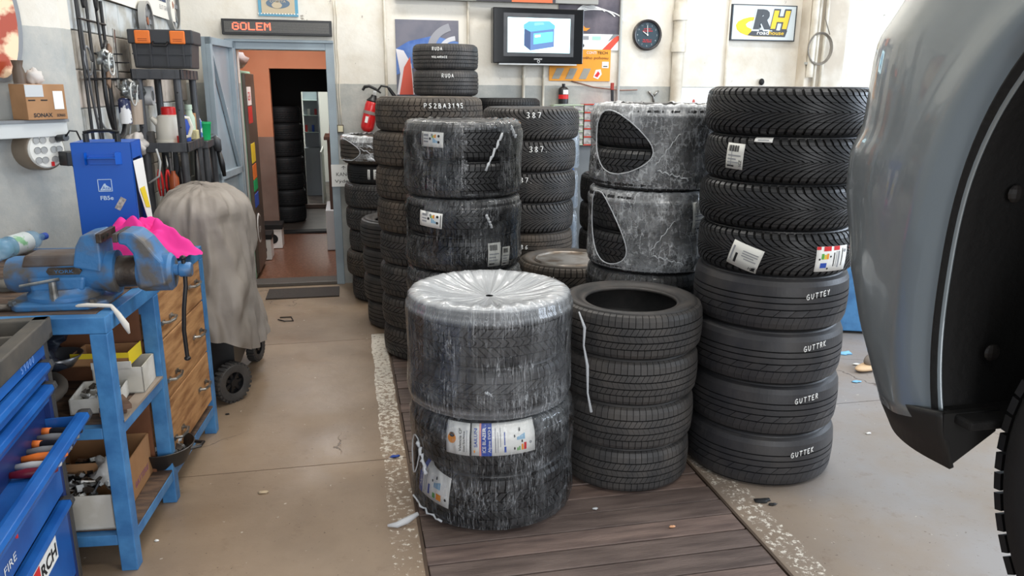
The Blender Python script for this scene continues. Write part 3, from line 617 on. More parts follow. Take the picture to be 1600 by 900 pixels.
P = [(c1[0]+.326, c1[1]-.10, .80), (c1[0]+.345, c1[1]-.12, .74), (c1[0]+.350, c1[1]-.10, .66), (c1[0]+.362, c1[1]-.12, .58), (c1[0]+.37, c1[1]-.11, .46), (c1[0]+.385, c1[1]-.12, .38)]
t.tube(P, [.003, .006, .004, .006, .004, .006], 6)
tag(ob('film_tail', t, M('film_fold', (226, 230, 234), .3, alpha=.55), smooth='all'), 'loose twisted tail of film hanging between the two front stacks', 'plastic wrap')
t = MB(); t.tube([(.205, 2.70, .03), (.16, 2.68, .018), (.12, 2.665, .012), (.085, 2.67, .010)], [.008, .014, .012, .005], 6)
tag(ob('film_tail', t, M('film_fold', (226, 230, 234), .3, alpha=.55), smooth='all'), 'loose end of film lying on the floor left of the front wrapped stack', 'plastic wrap')
# unwrapped summer tyres
nm4 = ['bottom', 'second from the floor', 'second from the top', 'top']
stack((1.157, 3.0), [0, .197, .394, .591, .787], [.286, .296, .300, .305], 'summer', 'grey',
    ['dusty ribbed summer tyre, %s of the four-high bare stack in the middle' % n if i < 3 else 'dusty ribbed summer tyre on top of the middle stack, its round opening showing' for i, n in enumerate(nm4)], dx=[-.002, -.004, .0, .004], grp='ribbed tyres in the bare middle stack')
# right stack: four worn road tyres under four winter tyres
c3 = (1.79, 2.965)
gl = ['bottom tyre of the right stack, worn smooth and marked GUTTER', 'second tyre from the floor in the right stack, marked GUTTER', 'third tyre from the floor in the right stack, marked GUTTER', 'highest of the four tyres marked GUTTER in the right stack']
wl = ['winter tyre with V tread resting on the GUTTER tyres, red and white label at right', 'plain winter tyre with V tread between two labelled ones in the right stack', 'winter tyre second from the top of the right stack, white label at left', 'topmost winter tyre of the tall right stack, arrow tread and no label']
s = stack(c3, [0, .232, .462, .693, .922, 1.106, 1.290, 1.472, 1.658], [.328, .327, .325, .322, .323, .324, .329, .334], ['gut']*4+['vee']*4, ['worn']*4+['new']*4, gl+wl,
    dx=[.0, .0, -.012, -.008, -.002, -.004, .01, .01], grp='tyres in the tall right stack')
for o, dx, z in ((s[0], .15, .125), (s[1], .145, .135), (s[2], .165, .135), (s[3], .15, .125)): mark(o, ('GUTTEK', 'GUTTER', 'GUTTRK', 'GUTTEY')[s.index(o)], dx, z, .0185, .0018, drop=-.12)
wl_ = M('label_paper', (222, 222, 216), .7)
sticker(s[6], -.235, -.155, .055, .165, BAR+[('v', '1CZ', .92, .12, .2, .25, ink), ('r', .3, .34, .1, .8, inkgy)], tilt=-.04, mat=wl_)
sticker(s[6], -.12, -.05, .175, .194, [('r', .2, .8, .3, .5, inkgy)], tilt=0)
sticker(s[4], -.175, -.045, .025, .135, [('r', .06, .12, .2, .8, inkgy), ('r', .2, .28, .15, .55, ink), ('r', .4, .9, .7, .74, inkgy), ('r', .4, .9, .6, .64, inkgy), ('r', .4, .8, .5, .54, inkgy), ('r', .5, .9, .4, .44, inkgy), ('t', '1CZ', .74, .08, .16, .22, ink)], tilt=-.30, mat=wl_)
sticker(s[4], .165, .325, .030, .140, [('r', 0, .12, .88, 1, inkr), ('r', .2, .42, .82, 1, inkr), ('r', .5, .70, .84, 1, inkr), ('r', .15, .22, .5, .72, inkg), ('r', .23, .29, .5, .68, yel), ('r', .3, .36, .5, .72, inko), ('r', .14, .32, .15, .35, inkb), ('c', .1, .5, .025, .04, ink), ('c', .42, .6, .025, .04, ink), ('c', .36, .12, .025, .04, ink), ('r', .52, .55, .2, .75, ink), ('r', .6, .62, .2, .8, inkgy), ('r', .66, .72, .15, .8, inkgy), ('r', .8, .83, .2, .9, ink), ('c', .9, .8, .05, .07, inkgy)], tilt=-.02)
# wrapped packets centre right
c4 = (1.49, 3.6)
zs4 = [.197*i for i in range(9)]
o4 = ['bottom', 'second', 'third', 'fourth', 'fifth', 'sixth', 'seventh', 'topmost']
s = stack(c4, zs4, .322, 'block', ['dark']*4+['new']*4, ['%s tyre%s in the film-wrapped stack left of the tall right stack' % (n, '' if i in (0, 7) else ' from the floor') for i, n in enumerate(o4)], grp='tyres in the wrapped stack behind the middle stack')
for k in range(4):
    a, b = zs4[2*k], zs4[2*k+2]
    hl = []
    if k == 3: hl = [(-.55, b-.18, .50, .135, -.06)]
    if k == 2: hl = [(-.74, b-.20, .38, .15, -.22)]
    ed = [(-.02, b-.27, .30, b-.12, .0018), (.02, b-.29, .45, b-.33, .003)] if k >= 2 else ()
    film('milky torn film round the %s pair of tyres left of the tall right stack' % ('lowest', 'third', 'second', 'topmost')[k], c4, .330, a+.003, b-.003, holes=hl, edge=ed, mat=m_film_dense if k >= 2 else m_film, seed=10+k, nth=240)
sticker(s[5], .19, .31, -.03+.05, .16, BAR[12:]+[('r', .05, .9, .3, .32, inkgy), ('r', .05, .9, .6, .62, inkgy)], tilt=.08, mat=wl_, off=.014)
# wrapped packets centre left
c5 = (.58, 3.97); t5 = .1853; zs5 = [t5*i for i in range(9)]
s = stack(c5, zs5, .296, 'block', 'new', ['%s tyre%s in the film-wrapped stack behind the nearest wrapped stack' % (n, '' if i in (0, 7) else ' from the floor') for i, n in enumerate(o4)], grp='tyres in the wrapped stack behind the front one')
for k in range(4):
    a, b = zs5[2*k], zs5[2*k+2]
    ed = [(.66, b-.05, .36, b-.22, .006), (.86, b-.02, .98, b-.07, .006)] if k == 3 else ([(.36, b-.07, .46, b-.13, .006)] if k == 2 else ())
    film('clear shiny film round the %s pair of tyres in the stack behind the nearest one' % ('lowest', 'third', 'second', 'topmost')[k], c5, .304, a+.003, b-.003, edge=ed, mat=m_film, seed=20+k, nth=240, nz_=34,
         rects=[(.05, .62, a+.0, b-.0)] if k == 3 else ([(-1.25, -.66, a+.16, b)] if k == 2 else ()))
sticker(s[7], -.235, -.105, .075, .150, EU+[('r', .05, .08, .1, .9, ink)], tilt=-.03, off=.012); sticker(s[6+0-1], -.255, -.115, .055, .135, EU+[('r', .92, .95, .1, .9, ink)], tilt=-.08, off=.012)
sticker(s[4], .135, .215, .04, .165, BAR, tilt=-.02, off=.013, mat=wl_); sticker(s[4], .225, .285, .035, .135, BAR, tilt=-.05, off=.013, mat=wl_)
# tall bare stack left of it
c6 = (.475, 4.75); zs6 = [.1985*i for i in range(9)]
s = stack(c6, zs6, [.305, .305, .305, .305, .31, .315, .318, .322], ['zig', 'zig', 'zig', 'zig']+['alls']*4, ['grey']*4+['dusty']*4,
    ['%s tyre%s in the tall bare stack topped by the tyre marked PS2BA3195' % (n, ' from the floor' if i else '') for i, n in enumerate(o4[:7])]+['brown-grey all-season tyre marked PS2BA3195, topmost of its tall bare stack'], dx=[.005, .0, -.005, 0, -.005, -.002, -.01, .015], grp='tyres in the tall bare stack left of the wrapped ones')
mark(s[7], 'PS2BA3195', -.03, .140, .026, .0024); mark(s[4], 'P', -.06, .12, .03, .003)
# small pair above everything, on a stack against the wall
c12 = (.775, 6.2)
tl = ['tyre hidden low in the stack that carries the two tyres marked RUDA']
zs12 = [.197*i for i in range(9)]
stack(c12, zs12, .232, 'summer', 'dark', ['tyre hidden in the stack under the RUDA pair, %s' % q for q in ('bottom', 'second from the floor', 'third', 'fourth', 'fifth', 'sixth', 'seventh', 'just below the pair')], dx=[0]*8, dy=[0]*8, grp='hidden tyres below the RUDA pair')
s = stack(c12, [1.577, 1.767, 1.957], .255, 'summer', 'grey', ['lower of the two small tyres marked RUDA, above the tall stacks', 'upper of the two small tyres marked RUDA, highest tyre of all'], dx=[0, 0], grp='pair of small tyres marked RUDA')
mark(s[0], 'RUDA', -.04, .140, .030, .0028); mark(s[1], 'RUDA', -.13, .145, .026, .0028); mark(s[1], 'VULANRACE', -.13, .088, .016, .0022)
# the 387 stack
c7 = (1.195, 5.08)
zs7 = [0, .18, .36, .54, .72, .92, 1.12, 1.32, 1.52]
s = stack(c7, zs7, [.30, .30, .30, .30, .305, .308, .312, .32], ['ribs', 'ribs', 'ribs', 'summer', 'vee', 'vee', 'vee', 'vee'], ['dusty']*4+['grey']*4,
    ['dusty tyre low in the 387 stack, %s from the floor' % q for q in ('first', 'second', 'third')]+['brown dusty tyre marked 086 under the winter tyres of the 387 stack', 'unmarked winter tyre with V tread just above the tyre marked 086', 'winter tyre with V tread marked 87, third from the top of the 387 stack', 'winter tyre with V tread marked 387 with a dot, second from the top', 'topmost winter tyre of the 387 stack, large chalked 387'], grp='tyres in the 387 stack')
mark(s[7], '387', -.03, .14, .034, .003); mark(s[6], '387.', -.0, .13, .034, .003); mark(s[5], '387.', -.10, .135, .032, .003); mark(s[3], '1086', -.12, .09, .030, .003)
stack((1.27, 6.2), [0, .195, .39, .585, .78, .975, 1.17, 1.365, 1.56], .262, 'block', 'dark', ['tyre hidden in the stack behind the 387 stack, %s from the floor' % q for q in ('first', 'second', 'third', 'fourth', 'fifth', 'sixth', 'seventh')]+['dark winter tyre peeping out behind the top of the 387 stack'], dx=[0]*8, dy=[0]*8, grp='tyres in the stack behind the 387 stack')
# mounted wheel marked 164
c8 = (1.27, 4.35)
s = stack(c8, [0, .22, .44, .66], .305, ['block', 'block', 'zig'], ['dark', 'dark', 'dusty'], ['tyre on the floor under the mounted wheel marked 164', 'tyre directly under the mounted wheel marked 164']+['dusty tyre with a silver steel rim in it, marked 164, between the stacks'], dx=[0]*3, dy=[0]*3, grp='tyres below the wheel marked 164')
rim = MB().lathe([(.212, .188), (.205, .196), (.198, .19), (.190, .170), (.180, .150), (.17, .135), (.12, .150), (.10, .160), (.06, .155), (.045, .13), (.0, .13)], 40)
ob('steel_rim', rim, M('rim_silver', (168, 166, 162), .35, .7, col2=(120, 108, 96), sc=8), s[2], smooth=True)
hb = MB()
for i in range(8): a = i*pi/4; hb.lathe([(.016, .158), (.016, .162), (0, .162)], 10, (.145*cos(a), .145*sin(a), -.010))
ob('vent_holes', hb, dark, s[2]); mark(s[2], '164', -.15, .125, .026, .003)
# dark stack behind the wrapped packets
stack((1.98, 5.5), [0, .2, .4, .6, .8, 1.0, 1.10-.0], .285, 'block', 'dark', ['%s dark tyre in the low stack behind the torn film packets' % n for n in ('bottom', 'second', 'third', 'fourth', 'fifth', 'topmost')], dx=[0]*6, dy=[0]*6, grp='dark tyres far behind the wrapped packets') if False else stack((1.98, 5.5), [0, .205, .41, .615, .82, 1.03], .285, 'alls', 'dark', ['%s dark tyre in the low stack behind the torn film packets' % n for n in ('bottom', 'second', 'third', 'fourth', 'topmost')], dx=[0]*5, dy=[0]*5, grp='dark tyres far behind the wrapped packets')
# stack against the back wall beside the door
c10 = (.245, 6.12)
s = stack(c10, [0, .2, .395, .565, .74, .925, 1.075, 1.27], [.27, .282, .272, .282, .285, .27, .298], ['zig', 'zig', 'zig', 'zig', 'block', 'gut', 'ribs'], ['grey', 'dusty', 'grey', 'grey', 'grey', 'dark', 'dusty'],
    ['bottom tyre of the stack beside the door frame', 'dusty brown tyre second from the floor beside the door frame', 'third tyre from the floor beside the door frame', 'tyre with chalked letters REAL in the stack beside the door', 'winter tyre under the black labelled one beside the door frame', 'slim black tyre with a paper label, beside the hand-lettered door notice', 'film-covered dusty tyre on top of the stack beside the door'],
    dx=[.015, -.01, .008, .0, .0, .012, -.0], grp='tyres in the stack beside the door')
mark(s[3], 'REAL', .0, .14, .028, .003)
sticker(s[5], -.135, -.112, .055, .155, [('r', .3, .6, .1, .9, inkgy)]); sticker(s[5], -.08, .05, .055, .155, EU)
film('crumpled clear film pulled over the top tyre beside the door', (c10[0], c10[1]), .305, 1.085, 1.28, holes=[(-1.0, 1.17, .5, .09, 0)], edge=[(-.3, 1.12, .9, 1.10, .010), (-.3, 1.22, .5, 1.12, .004), (-.1, 1.25, .4, 1.13, .004), (-.5, 1.2, .2, 1.11, .003)], mat=m_film_dense, seed=40, nth=140, nz_=20)
# old round-shouldered tyres
c11 = (.345, 5.38)
stack(c11, [0, .19, .38, .57, .765], [.265, .275, .275, .285], 'ribs', 'grey', ['%s old round-shouldered tyre in the low four-high stack near the door' % n for n in ('bottom', 'second', 'third')]+['old round-shouldered tyre with open top, on the low stack near the door'], dx=[.01, 0, 0, 0], dy=[0]*4, grp='old tyres in the low stack near the door')
# bottle packs behind the stacks
bx = 1.72
for k in range(4):
    t = thing('bottle_pack', '%s of the shrink-wrapped packs of clear bottles standing behind the tyres' % ('lowest', 'second lowest', 'second highest', 'topmost')[k], 'bottle pack', (bx, 6.22, .335*k), group='shrink-wrapped bottle packs by the back wall')
    for i in range(3):
        for j in range(2):
            b = MB().lathe([(.0, 0), (.04, 0), (.044, .02), (.040, .09), (.044, .10), (.044, .2), (.03, .27), (.014, .295), (.014, .315), (0, .315)], 14, ((i-1)*.095, (j-.5)*.095, 0))
            q = ob('bottle', b, M('water_blue', (196, 210, 222), .12, alpha=.55), t, smooth=True)
            ob('cap', MB().lathe([(.016, .30), (.016, .325), (0, .325)], 10, ((i-1)*.095, (j-.5)*.095, 0)), M('cap_blue', (60, 120, 200), .5), q)
    f_ = MB(); 
    vs = []; n = 40
    for j, (zz, k2) in enumerate(((.0, .98), (.02, 1.02), (.17, 1.0), (.26, .99), (.31, .9), (.328, .6))):
        for i in range(n):
            a = 2*pi*i/n; rr = 1/((abs(cos(a))**5+abs(sin(a))**5)**.2); vs.append((.147*k2*rr*cos(a)*(1+.03*sin(i*2.1)), .1*k2*rr*sin(a)*(1+.03*cos(i*1.7)), zz))
    f_.add(vs, [(j*n+i, j*n+(i+1) % n, (j+1)*n+(i+1) % n, (j+1)*n+i) for j in range(5) for i in range(n)]); f_.uv = [(v[0]*4+.5, v[2]*3) for v in vs]
    ob('shrink_film', f_, m_film_blue, t, smooth='all')
# ------------------------------------------------------------ workbench
BH = .925; BA = radians(5.0)
def bl(x, y, z): return (-.785+x*cos(BA)+y*sin(BA), 2.57-x*sin(BA)+y*cos(BA), z)   # bench frame -> room
bn = thing('workbench', 'blue steel workbench with grimy wooden top carrying the vise', 'workbench', (-.785, 2.57, 0), -BA)
BW, BL = .76, 1.15
for (x, y) in ((-.055, 0), (-.055, .455), (-.055, BL-.05), (-BW, 0), (-BW, BL-.05)): ob('leg', MB().b2((x, y, 0), (x+.055, y+.05, BH-.0555)), blue, bn, bevel=.003)
for nm, a, b in (('top_rail', (-BW, 0, BH-.055), (0, .045, BH)), ('top_rail', (-.045, .046, BH-.055), (0, BL-.046, BH)), ('top_rail', (-BW, BL-.045, BH-.055), (0, BL, BH)), ('top_rail', (-BW, .046, BH-.055), (-BW+.04, BL-.046, BH)),
    ('shelf_rail', (-BW+.056, .003, .50), (-.056, .04, .54)), ('shelf_rail', (-.04, .051, .50), (-.003, .454, .54)), ('shelf_rail', (-BW+.056, .003, .10), (-.056, .04, .14)), ('shelf_rail', (-.04, .051, .10), (-.003, .454, .14)), ('shelf_rail', (-.04, .506, .10), (-.003, BL-.051, .14)), ('shelf_rail', (-BW, .455, .80), (-.05, .49, .86))):
    ob(nm, MB().b2(a, b), blue, bn, bevel=.003)
for k in range(9):
    ob('top_board', MB().b2((-BW+.02, .046+.118*k, BH-.02), (-.046, .046+.118*k+.114, BH+.001+.001*(k % 2))), grime, bn, bevel=.003)
ob('shelf_board', MB().b2((-BW+.01, .04, .53), (-.045, .46, .547)), grime, bn); ob('shelf_edge', MB().b2((-.045, .04, .54), (-.0, .46, .549)), M('pale_edge_wood', (150, 136, 122), .7), bn)
ob('shelf_board', MB().b2((-BW+.01, .04, .13), (-.005, BL-.05, .147)), grime, bn)
ob('side_panel', MB().b2((-BW+.05, .445, .147), (-.06, .455, BH-.055)), M('brown_board', (134, 86, 56), .6, col2=(110, 70, 46), sc=4), bn)
# three plywood drawers with bowed handles
zt = [(.682, .888), (.432, .675), (.180, .425)]
for z0, z1 in zt:
    d = ob('drawer', MB().b2((-.35, .51, z0), (-.004, BL-.055, z1)), wood, bn, bevel=.003)
    for y, dz in ((.58, .30), (.96, .52)):
        z = z0+(z1-z0)*dz; g = MB(); pts = [(-.004, y-.055, z), (.022, y-.045, z+.0), (.030, y, z+.0), (.022, y+.045, z), (-.004, y+.055, z)]
        g.tube(pts, .0065, 6); g.box((0, y-.05, z), (.006, .03, .016)); g.box((0, y+.05, z), (.006, .03, .016)); ob('handle', g, steel, d)
# vise
vx, vy = -.875, 2.80; v = thing('bench_vise', 'large worn blue bench vise bolted to the workbench corner', 'vise', (vx, vy, BH+.001), radians(-2))
vb_ = M('vise_blue', (58, 112, 162), .42, col2=(92, 88, 84), sc=9, lo=.45, hi=.60, bump=.2)
bs = MB(); bs.prism([(-.245, -.09), (-.20, -.135), (.02, -.135), (.065, -.09), (.065, .09), (.02, .135), (-.20, .135), (-.245, .09)], lambda x, y: (x, y, 0), lambda x, y: (x, y, .022))
ob('base_flange', bs, vb_, v, bevel=.006); ob('swivel_disc', MB().lathe([(0, .02), (.118, .02), (.118, .035), (.105, .044), (.10, .06), (0, .06)], 36, (-.09, 0, 0)), vb_, v, smooth=True)
for x in (-.215, .03): ob('bolt', MB().lathe([(0, .02), (.012, .02), (.012, .034), (0, .034)], 6, (x, -.115, 0)), steel, v)
ob('pedestal', MB().prism([(-.17, .05), (-.01, .05), (.0, .10), (-.18, .10)], lambda x, z: (x, -.075, z), lambda x, z: (x, .075, z)), vb_, v, bevel=.01)
ob('body_barrel', MB().lathe([(.035, -.262), (.055, -.255), (.062, -.235), (.062, .03), (.072, .06), (.074, .085), (.060, .088), (0, .088)], 32, (0, 0, .098), 'X'), vb_, v, smooth=True)
ob('anvil_top', MB().prism([(-.20, .13), (-.185, .172), (-.02, .172), (.02, .13)], lambda x, z: (x, -.055, z), lambda x, z: (x, .055, z)), M('anvil_dirty', (96, 92, 92), .5, col2=(80, 66, 56), sc=9), v, bevel=.008)
ob('fixed_jaw', MB().prism([(-.035, .13), (-.02, .20), (.0, .236), (.045, .244), (.055, .236), (.055, .15), (.05, .11)], lambda x, z: (x, -.070, z), lambda x, z: (x, .070, z)), vb_, v, bevel=.008)
ob('jaw_plate', MB().b2((.050, -.078, .212), (.066, .078, .243)), dsteel, v, bevel=.002)
for y in (-.05, -.01): ob('jaw_screw', MB().lathe([(0, .0), (.006, 0), (.006, .004), (0, .004)], 8, (.0645, y, .228), 'X'), dark, v)
ob('slide_bar', MB().lathe([(0, .08), (.054, .08), (.054, .17), (0, .17)], 28, (0, 0, .098), 'X'), dsteel, v, smooth=True)
ob('moving_jaw', MB().prism([(.115, .236), (.125, .245), (.165, .240), (.195, .212), (.225, .165), (.245, .14), (.25, .06), (.165, .05), (.155, .17), (.135, .20), (.113, .205)], lambda x, z: (x, -.068, z), lambda x, z: (x, .068, z)), vb_, v, bevel=.008)
ob('jaw_plate', MB().b2((.100, -.076, .212), (.116, .076, .241)), dsteel, v, bevel=.002)
ob('front_barrel', MB().lathe([(0, .150), (.058, .152), (.066, .17), (.066, .255), (.055, .266), (0, .266)], 32, (0, 0, .092), 'X'), vb_, v, smooth=True)
ob('screw_head', MB().lathe([(0, .26), (.020, .262), (.020, .28), (.026, .285), (.026, .318), (.022, .323), (0, .323)], 24, (0, 0, .097), 'X'), vb_, v, smooth=True)
ob('tommy_bar', MB().tube([(.298, -.005, .135), (.300, -.006, .09), (.299, -.01, .04), (.288, -.02, -.04), (.280, -.018, -.12), (.281, -.014, -.22)], .0075, 8).ell((.281, -.014, -.225), (.012, .012, .009), 10, 6).ell((.298, -.005, .14), (.012, .012, .009), 10, 6), M('bar_black', (48, 46, 46), .35, .5), v, smooth=True)
ob('lock_lever', MB().tube([(-.06, -.125, .105), (-.18, -.125, .085)], .0055, 8).cyl((-.09, -.105, .03), (-.09, -.105, .10), .014, 12, .011), steel, v)
ob('name_plate', MB().prism([(-.055, .0), (-.047, -.012), (.047, -.012), (.055, 0), (.047, .012), (-.047, .012)], lambda x, z: (-.065+x, -.066, .118+z), lambda x, z: (-.065+x, -.060, .118+z)), dsteel, v)
tx = MB(); text(tx, 'YORK', .016, lambda a, b: (-.095+a, -.0668, .112+b), width=.06); ob('lettering', tx, vb_, v)
# things on the bench
bt = thing('water_bottle', 'clear blue-tinted plastic water bottle lying by the wall on the bench', 'bottle', (-1.405, 3.63, BH+.052), radians(-14))
bo = MB().lathe([(0, -.15), (.030, -.15), (.044, -.135), (.044, -.10), (.039, -.09), (.043, -.08), (.043, .04), (.039, .05), (.043, .06), (.040, .09), (.016, .135), (.014, .16), (0, .16)], 28, (0, 0, 0), 'Y')
ob('bottle_body', bo, M('bottle_blue', (150, 204, 238), .08, alpha=.45, spec=.9, bump=.5, bsc=40), bt, smooth='all'); ob('bottle_label', MB().lathe([(.0445, -.07), (.0445, .035)], 28, (0, 0, 0), 'Y', cap=False), M('bottle_label', (222, 232, 232), .4, col2=(140, 200, 150), sc=14, lo=.55, hi=.6), bt, smooth='all')
ob('cap', MB().lathe([(.016, .15), (.016, .175), (0, .175)], 14, (0, 0, 0), 'Y'), inkb, bt)
fb = thing('brake_bleeder_case', 'tall blue metal brake bleeder case with black handle on the bench', 'case', (-1.0, 3.50, BH+.001), radians(3))
w2, d2, h2 = .113, .22, .487
sh = MB(); sh.b2((-w2, 0, .0), (w2, .004, h2)); sh.b2((-w2, 0, h2-.004), (w2, d2, h2)); sh.b2((-w2, 0, 0), (-w2+.004, d2, h2)); sh.b2((w2-.004, .0, h2-.07), (w2, d2, h2)); sh.b2((-w2, d2-.004, 0), (w2, d2, h2)); sh.b2((w2-.004, 0, 0), (w2, .02, h2)); sh.b2((-w2, 0, 0), (w2, d2, .01)); sh.b2((w2-.006, d2-.02, 0), (w2, d2, h2))
ob('shell', sh, cblue, fb, bevel=.002)
ob('inner_box', MB().b2((-w2+.01, .03, .012), (w2-.02, d2-.01, h2-.08)), M('case_inner', (14, 36, 84), .5), fb)
hd = MB(); hd.b2((-.05, -.028, h2-.065), (.055, -.0, h2-.060)); hd.prism([(-.055, -.0), (-.05, -.028), (-.045, 0)], lambda x, y: (x-.01, y, h2-.09), lambda x, y: (x-.01, y, h2-.04)); hd.prism([(.05, 0), (.055, -.028), (.075, 0)], lambda x, y: (x, y, h2-.09), lambda x, y: (x, y, h2-.04)); hd.b2((-.05, -.006, h2-.09), (.055, -.001, h2-.05))
ob('cable_hook', hd, cblue, fb, bevel=.001)
ob('carry_handle', MB().cyl((-.06, .04, h2), (-.06, .04, h2+.035), .012).cyl((.06, .04, h2), (.06, .04, h2+.035), .012).tube([(-.068, .04, h2+.038), (-.03, .04, h2+.046), (.03, .04, h2+.046), (.068, .04, h2+.038)], .007, 8), black, fb, smooth=True)
f1 = lambda a, b: (a, -.0016, b)
em = MB()
for a, b, c_, d_ in ((-.028, .285, .026, .2875), (-.028, .334, .026, .3365), (-.028, .285, -.0255, .3365), (.0235, .285, .026, .3365)): em.b2((a, -.0022, b), (c_, -.0002, d_))
em.prism([(-.022, .290), (-.004, .318), (.002, .318), (.002, .312), (.02, .300), (.02, .290)], lambda x, z: (x, -.0022, z), lambda x, z: (x, -.0004, z)); ob('emblem', em, M('pale_print', (190, 214, 236), .5), fb)
tx = MB(); text(tx, 'Ate', .020, lambda a, b: (-.013+a, -.0028, .293+b), width=.03); ob('lettering', tx, cblue, fb)
tx = MB(); text(tx, 'FB5e', .024, lambda a, b: (-.024+a, -.0022, .250+b), width=.050, bold=.02); ob('lettering', tx, M('pale_print', (190, 214, 236)), fb)
ob('service_sticker', MB().box((.05, -.0015, .232), (.024, .002, .055), ry=radians(32)), M('silver_sticker', (190, 188, 180), .4, col2=(140, 138, 130), sc=90), fb)
pp = MB(); P = [(w2+.004, .01, .40), (w2+.012, .045, .40), (w2+.030, .085, .12), (w2+.014, .03, .25)]
pp.add([(w2+.003, .005, .41), (w2+.010, .17, .41), (w2+.022, .19, .10), (w2+.014, .12, .14), (w2+.008, .03, .28)], [(0, 1, 2, 3, 4)])
o = ob('instruction_sheet', pp, white, fb); sd = o.modifiers.new('t', 'SOLIDIFY'); sd.thickness = .001
ob('yellow_notice', MB().add([(w2+.0112, .04, .29), (w2+.0135, .13, .29), (w2+.021, .165, .19), (w2+.0165, .10, .20)], [(0, 1, 2, 3)]), yel, o)
ob('outlet_fitting', MB().cyl((w2-.03, .06, .09), (w2+.02, .06, .11), .006).b2((w2-.05, .03, .03), (w2+.01, .12, .09)), steel, fb, bevel=.002)
# crumpled magenta cloth
cl = MB(); cx, cy = -.855, 3.46; nu, nv = 60, 22; random.seed(3)
for j in range(nv+1):
    t = j/nv
    for i in range(nu):
        a = 2*pi*i/nu; q = Vector((cos(a)*1.3*t, sin(a)*1.3*t, 0)); rx, ry = (.19+.03*sin(a*2+1), .13+.02*sin(3*a))
        h = .15*(1-t**3.2)*(1-.45*max(0, cos(a-.1))*t)*(1+.5*noise.noise(q*2.4+Vector((4, 1, 0))))+.030*abs(noise.noise(q*4.5+Vector((1, 7, 2))))+.015*sin(a*5+q.length*9)*t*(1-t)
        k = 1+.10*noise.noise(Vector((cos(a)*2, sin(a)*2, 5)))
        cl.v.append((cx+rx*t*k*cos(a), cy+ry*t*k*sin(a), BH+.006+max(.0, h)))
cl.f = [(j*nu+i, j*nu+(i+1) % nu, (j+1)*nu+(i+1) % nu, (j+1)*nu+i) for j in range(nv) for i in range(nu)]
o = ob('cloth', cl, pink, smooth='all'); tag(o, 'crumpled bright pink cloth lying on the far end of the bench', 'cloth'); ss = o.modifiers.new('s', 'SUBSURF'); ss.levels = ss.render_levels = 1
rg = MB(); random.seed(5)
tag(ob('paper_towel', MB().ell((-.955, 3.05, BH+.03), (.05, .05, .035), 20, 12, jit=.5, seed=3), M('towel_white', (222, 224, 226), .8, bump=.6, bsc=60), smooth='all'), 'crumpled white printed paper between the vise jaws', 'paper')
tag(ob('rag', MB().ell((-.83, 3.0, BH+.012), (.07, .06, .018), 22, 10, jit=.7, seed=8), M('rag_brown', (152, 118, 92), .9), smooth='all'), 'brown oily rag lying behind the vise slide', 'rag')
tag(ob('rag', MB().tube([(-.93, 2.68, BH+.012), (-.86, 2.66, BH+.02), (-.79, 2.665, BH+.012), (-.765, 2.64, BH-.01), (-.745, 2.64, BH-.05), (-.74, 2.645, BH-.08)], [.004, .007, .007, .009, .011, .004], 8), M('rag_white', (216, 210, 200), .9), smooth='all'), 'white strip of rag hanging over the bench edge under the vise', 'rag')
gl_ = MB().ell((-1.19, 3.06, BH+.012), (.13, .10, .02), 26, 8, jit=.6, seed=2); gl_.ell((-1.13, 3.18, BH+.03), (.09, .07, .02), 26, 8, jit=.7, seed=6)
tag(ob('work_glove', gl_, M('glove_grey', (98, 94, 88), .85), smooth='all'), 'dirty grey work gloves behind the vise', 'gloves')
tag(ob('mouth_wrench', MB().tube([(-1.24, 2.70, BH+.012), (-1.10, 2.70, BH+.012)], .014, 8).ell((-1.25, 2.70, BH+.012), (.03, .02, .012), 12, 6), dsteel, smooth='all'), 'dark steel wrench end lying left of the vise base', 'wrench')
# bench shelves
def inb(nm, lab, cat, x, y, z, rz=0, grp=None): return thing(nm, lab, cat, bl(x, y, z), -BA+rz, grp)
def openbox(t, w_, d_, h_, m_, th=.004, nm='carton'):
    b = MB(); b.b2((-w_/2, -d_/2, 0), (w_/2, d_/2, th)); b.b2((-w_/2, -d_/2, 0), (w_/2, -d_/2+th, h_)); b.b2((-w_/2, d_/2-th, 0), (w_/2, d_/2, h_)); b.b2((-w_/2, -d_/2, 0), (-w_/2+th, d_/2, h_)); b.b2((w_/2-th, -d_/2, 0), (w_/2, d_/2, h_)); return ob(nm, b, m_, t)
def heap(par, cx, cy, z, rx, ry, n, mats, s=.02, lab=None, h=.02):
    for k, m_ in enumerate(mats):
        b = MB()
        for i in range(n):
            a = random.uniform(0, 6.28); r = sqrt(random.random()); b.box((cx+rx*r*cos(a), cy+ry*r*sin(a), z+random.uniform(0, h)), (s*random.uniform(.4, 1.6), s*random.uniform(.3, .9), s*random.uniform(.15, .5)), random.uniform(0, 3), random.uniform(-.6, .6), random.uniform(-.6, .6))
        o = ob('metal_bits', b, m_, par); o['kind'] = 'stuff'
SZ = .549
t = inb('parts_box', 'shallow white carton of metal clips, front one on the middle shelf', 'box', -.13, .20, SZ, .12); openbox(t, .15, .18, .055, cardw); heap(t, 0, 0, .035, .06, .07, 14, (steel, dsteel, lgrey))
t = inb('parts_box', 'white carton with turned lid edge behind the front parts box', 'box', -.10, .36, SZ, .05); openbox(t, .17, .15, .10, cardw); ob('flap', MB().b2((-.085, -.08, .10), (.05, -.075, .125)), cardw, t)
t = inb('parts_box', 'open carton with yellow printed rim on top of white boxes', 'box', -.16, .37, SZ+.102, 0); openbox(t, .2, .13, .045, card); ob('yellow_rim', MB().b2((-.10, -.066, .03), (.10, -.0655, .05)).b2((.1, -.065, .0), (.1015, .065, .052)), yel, t)
